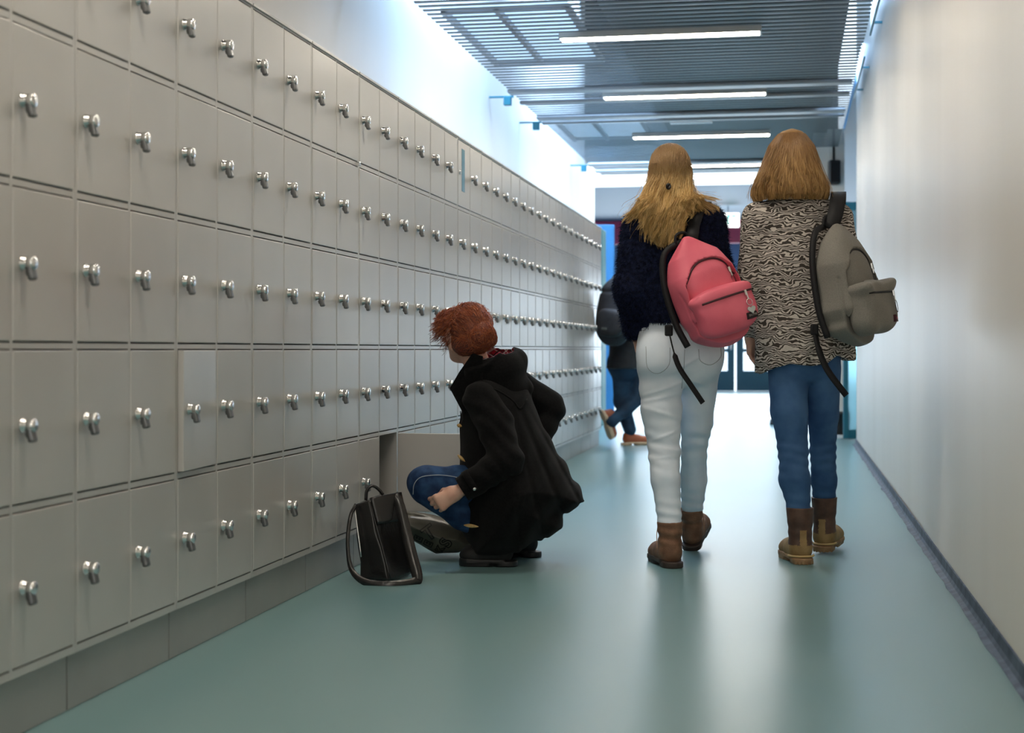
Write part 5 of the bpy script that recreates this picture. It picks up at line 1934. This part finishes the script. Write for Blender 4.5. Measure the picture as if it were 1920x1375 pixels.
# =================================================================== people farther down the corridor
def walker(G_, lab, hd, yaw, arms, legs, coat_pts, coat_r, top_mat, leg_mat, shoes, hair_m, grp=None, h=0.011, jr=1.0):
    p = G_.root('person', lab, 'person', grp)
    pts = [hd] + [a for c in arms for a in c] + [a for c in legs for a in c] + coat_pts
    lo = np.min(pts, 0) - 0.22
    hi = np.max(pts, 0) + 0.22
    lo[2] = 0
    f = Field(lo, hi, h)
    head(f, hd, yaw, 1.0)
    f.cone((hd[0], hd[1], hd[2] - 0.05), coat_pts[0], 0.05, 0.06, 0.03)
    f.chain(coat_pts, [r * m_ for r, m_ in zip(coat_r, (0.8, 0.8, 0.62, 0.35))], 0.05, sq=((-math.sin(yaw), math.cos(yaw), 0), 0.7))
    for c in arms:
        f.chain(c, [0.045, 0.036, 0.026], 0.03)
        hand(f, c[2], (0.1, 0, -1), (math.cos(yaw), math.sin(yaw), 0), 0.17, 0.4)
    for c in legs:
        f.chain(c, [0.07, 0.05, 0.036], 0.03)
    f.obj('body', M_SKIN, p, 1)
    f = Field(lo, hi, h)
    f.chain(coat_pts, coat_r, 0.06, sq=((-math.sin(yaw), math.cos(yaw), 0), 0.7))
    for c in arms:
        f.chain(c, [0.07, 0.058, 0.045], 0.04)
    f.warp(folds(101, 0.004, (12, 30)))
    f.D = np.maximum(f.D, (coat_pts[-1][2] - f.ax[2])[None, None, :])
    f.obj('jacket', top_mat, p, 1)
    f = Field(lo, hi, h)
    f.ell(tuple((np.array(legs[0][0]) + np.array(legs[1][0])) / 4 + np.array(coat_pts[-1]) / 2 + np.array([0, 0, 0.04])), (0.16, 0.15, 0.16), 0.03)
    for c in legs:
        f.chain(c, [0.095 * jr, 0.072 * jr, 0.058 * jr], 0.03)
    f.warp(folds(102, 0.003, (15, 40)))
    f.obj('jeans', leg_mat, p, 1)
    for (M, up, so) in shoes:
        boot(p, M, h=0.11, w=0.043, foot=0.25, shaft_r=0.045, mats=(up, so, up, so), name='shoe')
    f = Field(np.array(hd) - 0.2, np.array(hd) + 0.2, 0.009)
    R_ = Matrix.Rotation(yaw, 4, 'Z')
    b_ = R_ @ Vector((0, -0.02, 0))
    f.ell((hd[0] + b_.x, hd[1] + b_.y, hd[2] + 0.035), (0.088, 0.105, 0.095), 0.0, R=R_)
    c_ = R_ @ Vector((0, 0.10, -0.04))
    f.ell((hd[0] + c_.x, hd[1] + c_.y, hd[2] + c_.z), (0.07, 0.06, 0.085), 0.01, 'cut', R=R_)
    f.warp(folds(103, 0.003, (50, 110)))
    f.obj('hair', hair_m, p, 1)
    return p


G6 = Frame(1165, 13.6)
M_BLK = noise_mix(mat_new('black_nylon', (0.012, 0.012, 0.016), 0.6), (0.008, 0.008, 0.011), (0.020, 0.020, 0.026), 12, 3)
M_DKD = noise_mix(mat_new('indigo_denim', (0.012, 0.05, 0.11), 0.8), (0.004, 0.018, 0.045), (0.014, 0.050, 0.10), 7, 4)
M_ORSH = mat_new('rust_leather', (0.38, 0.10, 0.04), 0.5)
M_CREAM = mat_new('cream_sole', (0.66, 0.48, 0.32), 0.6)
ft1 = G6(1170, 834, 0.0)
ft2 = G6(1128, 792, -0.15)
walker(G6, 'person stepping aside in a dark jacket, indigo jeans and rust-brown shoes', G6(1190, 488, -0.1), math.radians(-55),
       [[G6(1158, 545, -0.25), G6(1156, 600, -0.25), G6(1168, 645, -0.12)], [G6(1200, 545, 0.15), G6(1212, 600, 0.18), G6(1222, 645, 0.22)]],
       [[G6(1166, 690, -0.02), G6(1165, 752, 0.02), G6(1181, 806, 0.0)], [G6(1188, 690, 0.05), G6(1197, 745, 0.02), G6(1148, 790, -0.14)]],
       [G6(1184, 530, -0.12), G6(1178, 580, -0.12), G6(1172, 640, -0.10), G6(1166, 692, -0.08)], [0.12, 0.15, 0.15, 0.17], M_BLK, M_DKD,
       [(place((ft1[0], ft1[1], 0), math.radians(-72), 0), M_ORSH, M_CREAM), (place((ft2[0], ft2[1], ft2[2] + 0.075), math.radians(-60), math.radians(-68)), M_ORSH, M_CREAM)],
       mat_new('dark_hair', (0.03, 0.018, 0.012), 0.5), jr=0.95)
bp3 = G6.root('backpack', 'black backpack worn by the person in rust-brown shoes', 'backpack')
Mq = Matrix.Translation(Vector(G6(1155, 585, -0.36))) @ Matrix.Rotation(math.radians(4), 4, 'Y') @ Matrix.Rotation(math.radians(-28), 4, 'Z')
f = Field((-0.22, -0.20, -0.32), (0.22, 0.16, 0.34), 0.009)
zz6 = [-0.31, -0.2, 0.0, 0.2, 0.32]
f.fn(superell((zz6, [0.12, 0.155, 0.16, 0.14, 0.10]), (zz6, [0.08, 0.115, 0.12, 0.10, 0.07]), 0.0, 0.30, 3.0))
f.warp(folds(107, 0.004, (12, 30)))
f.warp(lambda X, Y, Z: 0.010 * np.exp(-(np.abs(Z - 0.17 + 0.3 * X ** 2) / 0.010) ** 2))
f.obj('pack_body', M_BLK, bp3, 1, M=Mq)
f = Field((-0.16, -0.22, -0.26), (0.16, -0.02, 0.06), 0.009)
f.fn(lambda X, Y, Z: ((np.abs(X / 0.12) ** 3 + np.abs((Y + 0.10) / 0.07) ** 3 + np.abs((Z + 0.10) / 0.125) ** 4) ** (1 / 3) - 1) * 0.06)
f.obj('pocket', M_BLK, bp3, 1, M=Mq)
bm = bmesh.new()
box(bm, -0.05, 0.0, -0.176, -0.165, -0.165, -0.145, 0.003, Mq)
bm_obj('patch', bm, mat_new('grey_patch', (0.10, 0.11, 0.10), 0.7), bp3)
bm = bmesh.new()
box(bm, 0.085, 0.105, -0.125, -0.115, 0.075, 0.10, 0.003, Mq)
bm_obj('buckle', bm, M_SILVER, bp3)
for sx in (-0.08, 0.08):
    P = np.array(smooth_path([(sx, 0.06, 0.27), (sx, 0.12, 0.32), (sx, 0.24, 0.27), (sx * 1.1, 0.30, 0.10), (sx * 1.2, 0.22, -0.10), (sx * 1.2, 0.08, -0.20)], 20))
    Mn = np.array(Mq)
    P = P @ Mn[:3, :3].T + Mn[:3, 3]
    tube('shoulder_strap', P, 0.018, M_STRAPB, bp3, 8)

G7 = Frame(1484, 17.3)
f1 = G7(1476, 798, 0.0)
f2 = G7(1500, 798, 0.1)
walker(G7, 'dark-clothed person almost hidden behind the zebra tunic, only a black shoe tip showing', G7(1484, 548, 0.0), math.radians(100),
       [[G7(1460, 590, 0), G7(1457, 632, 0.0), G7(1460, 665, 0)], [G7(1508, 590, 0), G7(1511, 632, 0), G7(1508, 665, 0)]],
       [[G7(1476, 680, 0), G7(1474, 735, 0), G7(1474, 784, 0)], [G7(1494, 680, 0.05), G7(1496, 735, 0.05), G7(1497, 784, 0.1)]],
       [G7(1484, 580, 0), G7(1484, 620, 0), G7(1484, 655, 0), G7(1484, 690, 0)], [0.12, 0.14, 0.13, 0.14], M_BLK, M_DKD,
       [(place((G7(1474, 0, 0)[0] + 0.06, 0.0, 0), math.radians(95), 0), M_BLACKP, M_BLACKP), (place((G7(1500, 0, 0)[0], 0.1, 0), math.radians(95), 0), M_BLACKP, M_BLACKP)],
       bpy.data.materials['dark_hair'])

# =================================================================== things in the hall beyond
def pix(px, py, d):
    """world point at camera depth d"""
    x = (px - 960) * d / F_PX
    return Vector((x * CT - d * ST, x * ST + d * CT, HC + (HOR - py) * d / F_PX))


# tall blue cabinet beyond the last locker, teal one behind it
c = pix(1126, 790, 18.4)
bm = bmesh.new()
box(bm, -0.12, 0.155, -0.2, 0.2, 0.03, 2.35, 0.008)
bc = empty('tall_cabinet', (c.x, c.y, 0), YAW, 'tall blue cupboard standing past the far end of the lockers', 'cupboard')
bm_obj('cabinet_body', bm, mat_new('bright_blue_paint', (0.05, 0.25, 0.55), 0.4), bc)
bm = bmesh.new()
box(bm, -0.11, 0.14, -0.18, 0.18, 0.0, 0.03)
bm_obj('plinth', bm, M_BLACKP, bc)
bm = bmesh.new()
box(bm, -0.11, 0.01, -0.212, -0.20, 0.06, 2.32, 0.003)
box(bm, 0.02, 0.145, -0.212, -0.20, 0.06, 2.32, 0.003)
bm_obj('cabinet_door', bm, bpy.data.materials['bright_blue_paint'], bc)
c = pix(1116, 430, 17.2)
tcb = empty('teal_cupboard', (c.x, c.y, 0), 0, 'teal box standing just above and behind the last locker', 'cupboard')
bm = bmesh.new()
box(bm, -0.2, 0.10, -0.20, 0.20, 0.0, 2.21, 0.01)
bm_obj('cabinet_body', bm, mat_new('sea_green_paint', (0.06, 0.27, 0.30), 0.5), tcb)
bm = bmesh.new()
box(bm, -0.18, 0.08, -0.212, -0.20, 0.05, 2.15, 0.003)
bm_obj('cabinet_door', bm, bpy.data.materials['sea_green_paint'], tcb)

# glass leaf in its teal frame at the end of the right wall
c = pix(1590, 832, 14.35)
bm = bmesh.new()
box(bm, -0.045, 0.0, -0.02, 0.02, 0.015, 2.25, 0.004)
box(bm, 0.0, 0.08, -0.012, 0.012, 0.015, 0.10)
box(bm, 0.0, 0.08, -0.012, 0.012, 2.17, 2.25)
gd = bm_obj('door_9', bm, M_TEAL)
gd.location = (c.x, c.y, 0)
gd.rotation_euler = (0, 0, YAW)
tag(gd, kind='structure')
bm = bmesh.new()
box(bm, 0.0, 0.08, -0.004, 0.004, 0.10, 2.17)
bm_obj('pane', bm, mat_new('blue_glass', (0.35, 0.65, 0.75), 0.15, 0, 0.5, **{'Transmission Weight': 0.6}), gd)
# beige pillar, black bin on its white mat
c = pix(1560, 785, 16.6)
bm = bmesh.new()
box(bm, c.x - 0.2, c.x + 0.13, c.y - 0.1, c.y + 0.3, 0, 3.25)
tag(bm_obj('pillar', bm, M_WALLR), kind='structure')
c = pix(1572, 826, 14.75)
bn = empty('waste_bin', (c.x, c.y, 0.035), 0, 'black waste bin standing at the end of the long pale wall', 'bin')
V, Q = [], []
prof = [(0.085, 0.0), (0.10, 0.0), (0.112, 0.19), (0.118, 0.195), (0.118, 0.215), (0.106, 0.215), (0.096, 0.02), (0.0, 0.02)]
nn_ = 20
for (r_, z_) in prof:
    for kx in range(nn_):
        a = 2 * math.pi * kx / nn_
        V.append((r_ * math.cos(a), r_ * math.sin(a), z_))
for i in range(len(prof) - 1):
    for kx in range(nn_):
        k2 = (kx + 1) % nn_
        Q.append((i * nn_ + kx, i * nn_ + k2, (i + 1) * nn_ + k2, (i + 1) * nn_ + kx))
np_mesh('bin_body', np.array(V), np.array(Q), M_BLACKP, bn)
bm = bmesh.new()
box(bm, -0.15, 0.16, -0.13, 0.13, 0.0, 0.034, 0.006)
o = bm_obj('floor_block', bm, M_WHITE)
o.location = (c.x, c.y, 0)
tag(o, 'white block on the floor under the black waste bin', 'block')
# dark loudspeaker under the hall ceiling
c = pix(1563, 305, 16.5)
sp_ = empty('loudspeaker', (c.x, c.y, c.z - 0.12), YAW, 'dark loudspeaker hanging under the ceiling at the far wall end', 'loudspeaker')
bm = bmesh.new()
box(bm, -0.06, 0.06, -0.09, 0.09, -0.12, 0.14, 0.015)
bm_obj('speaker_box', bm, M_BLACKP, sp_)
bm = bmesh.new()
box(bm, -0.012, 0.012, -0.012, 0.012, 0.14, 3.25 - c.z + 0.12)
bm_obj('hanger', bm, M_BLACKP, sp_)
bm = bmesh.new()
box(bm, -0.05, 0.05, -0.094, -0.088, -0.10, 0.11, 0.002)
bm_obj('grille', bm, M_STRAPB, sp_)
# lit exit sign: white panel with a green running-figure field
c = pix(1365, 413, 25.5)
sg = empty('exit_sign', c, YAW, 'lit white exit sign with green picture in front of the red band', 'exit sign')
bm = bmesh.new()
box(bm, -0.19, 0.19, -0.03, 0.03, -0.12, 0.12, 0.012)
bm_obj('sign_case', bm, emis('sign_white', (1.0, 1.0, 1.0), 2.6), sg)
bm = bmesh.new()
box(bm, -0.02, 0.13, -0.034, -0.031, -0.07, 0.09, 0.0008)
bm_obj('sign_picture', bm, emis('sign_green', (0.10, 0.85, 0.66), 1.3), sg)
bm = bmesh.new()
for bx in ((0.035, 0.060, 0.05, 0.072), (0.025, 0.055, 0.0, 0.048), (0.0, 0.03, 0.015, 0.028), (0.05, 0.085, 0.02, 0.034), (0.012, 0.032, -0.045, 0.005), (0.045, 0.062, -0.05, 0.004), (0.08, 0.115, -0.055, 0.045)):
    box(bm, bx[0], bx[1], -0.036, -0.0335, bx[2], bx[3])
bm_obj('running_figure', bm, emis('sign_figure', (1, 1, 1), 2.4), sg)
bm = bmesh.new()
box(bm, -0.008, 0.008, -0.008, 0.008, 0.12, 3.25 - c.z)
bm_obj('hanger', bm, M_SILVER, sg)
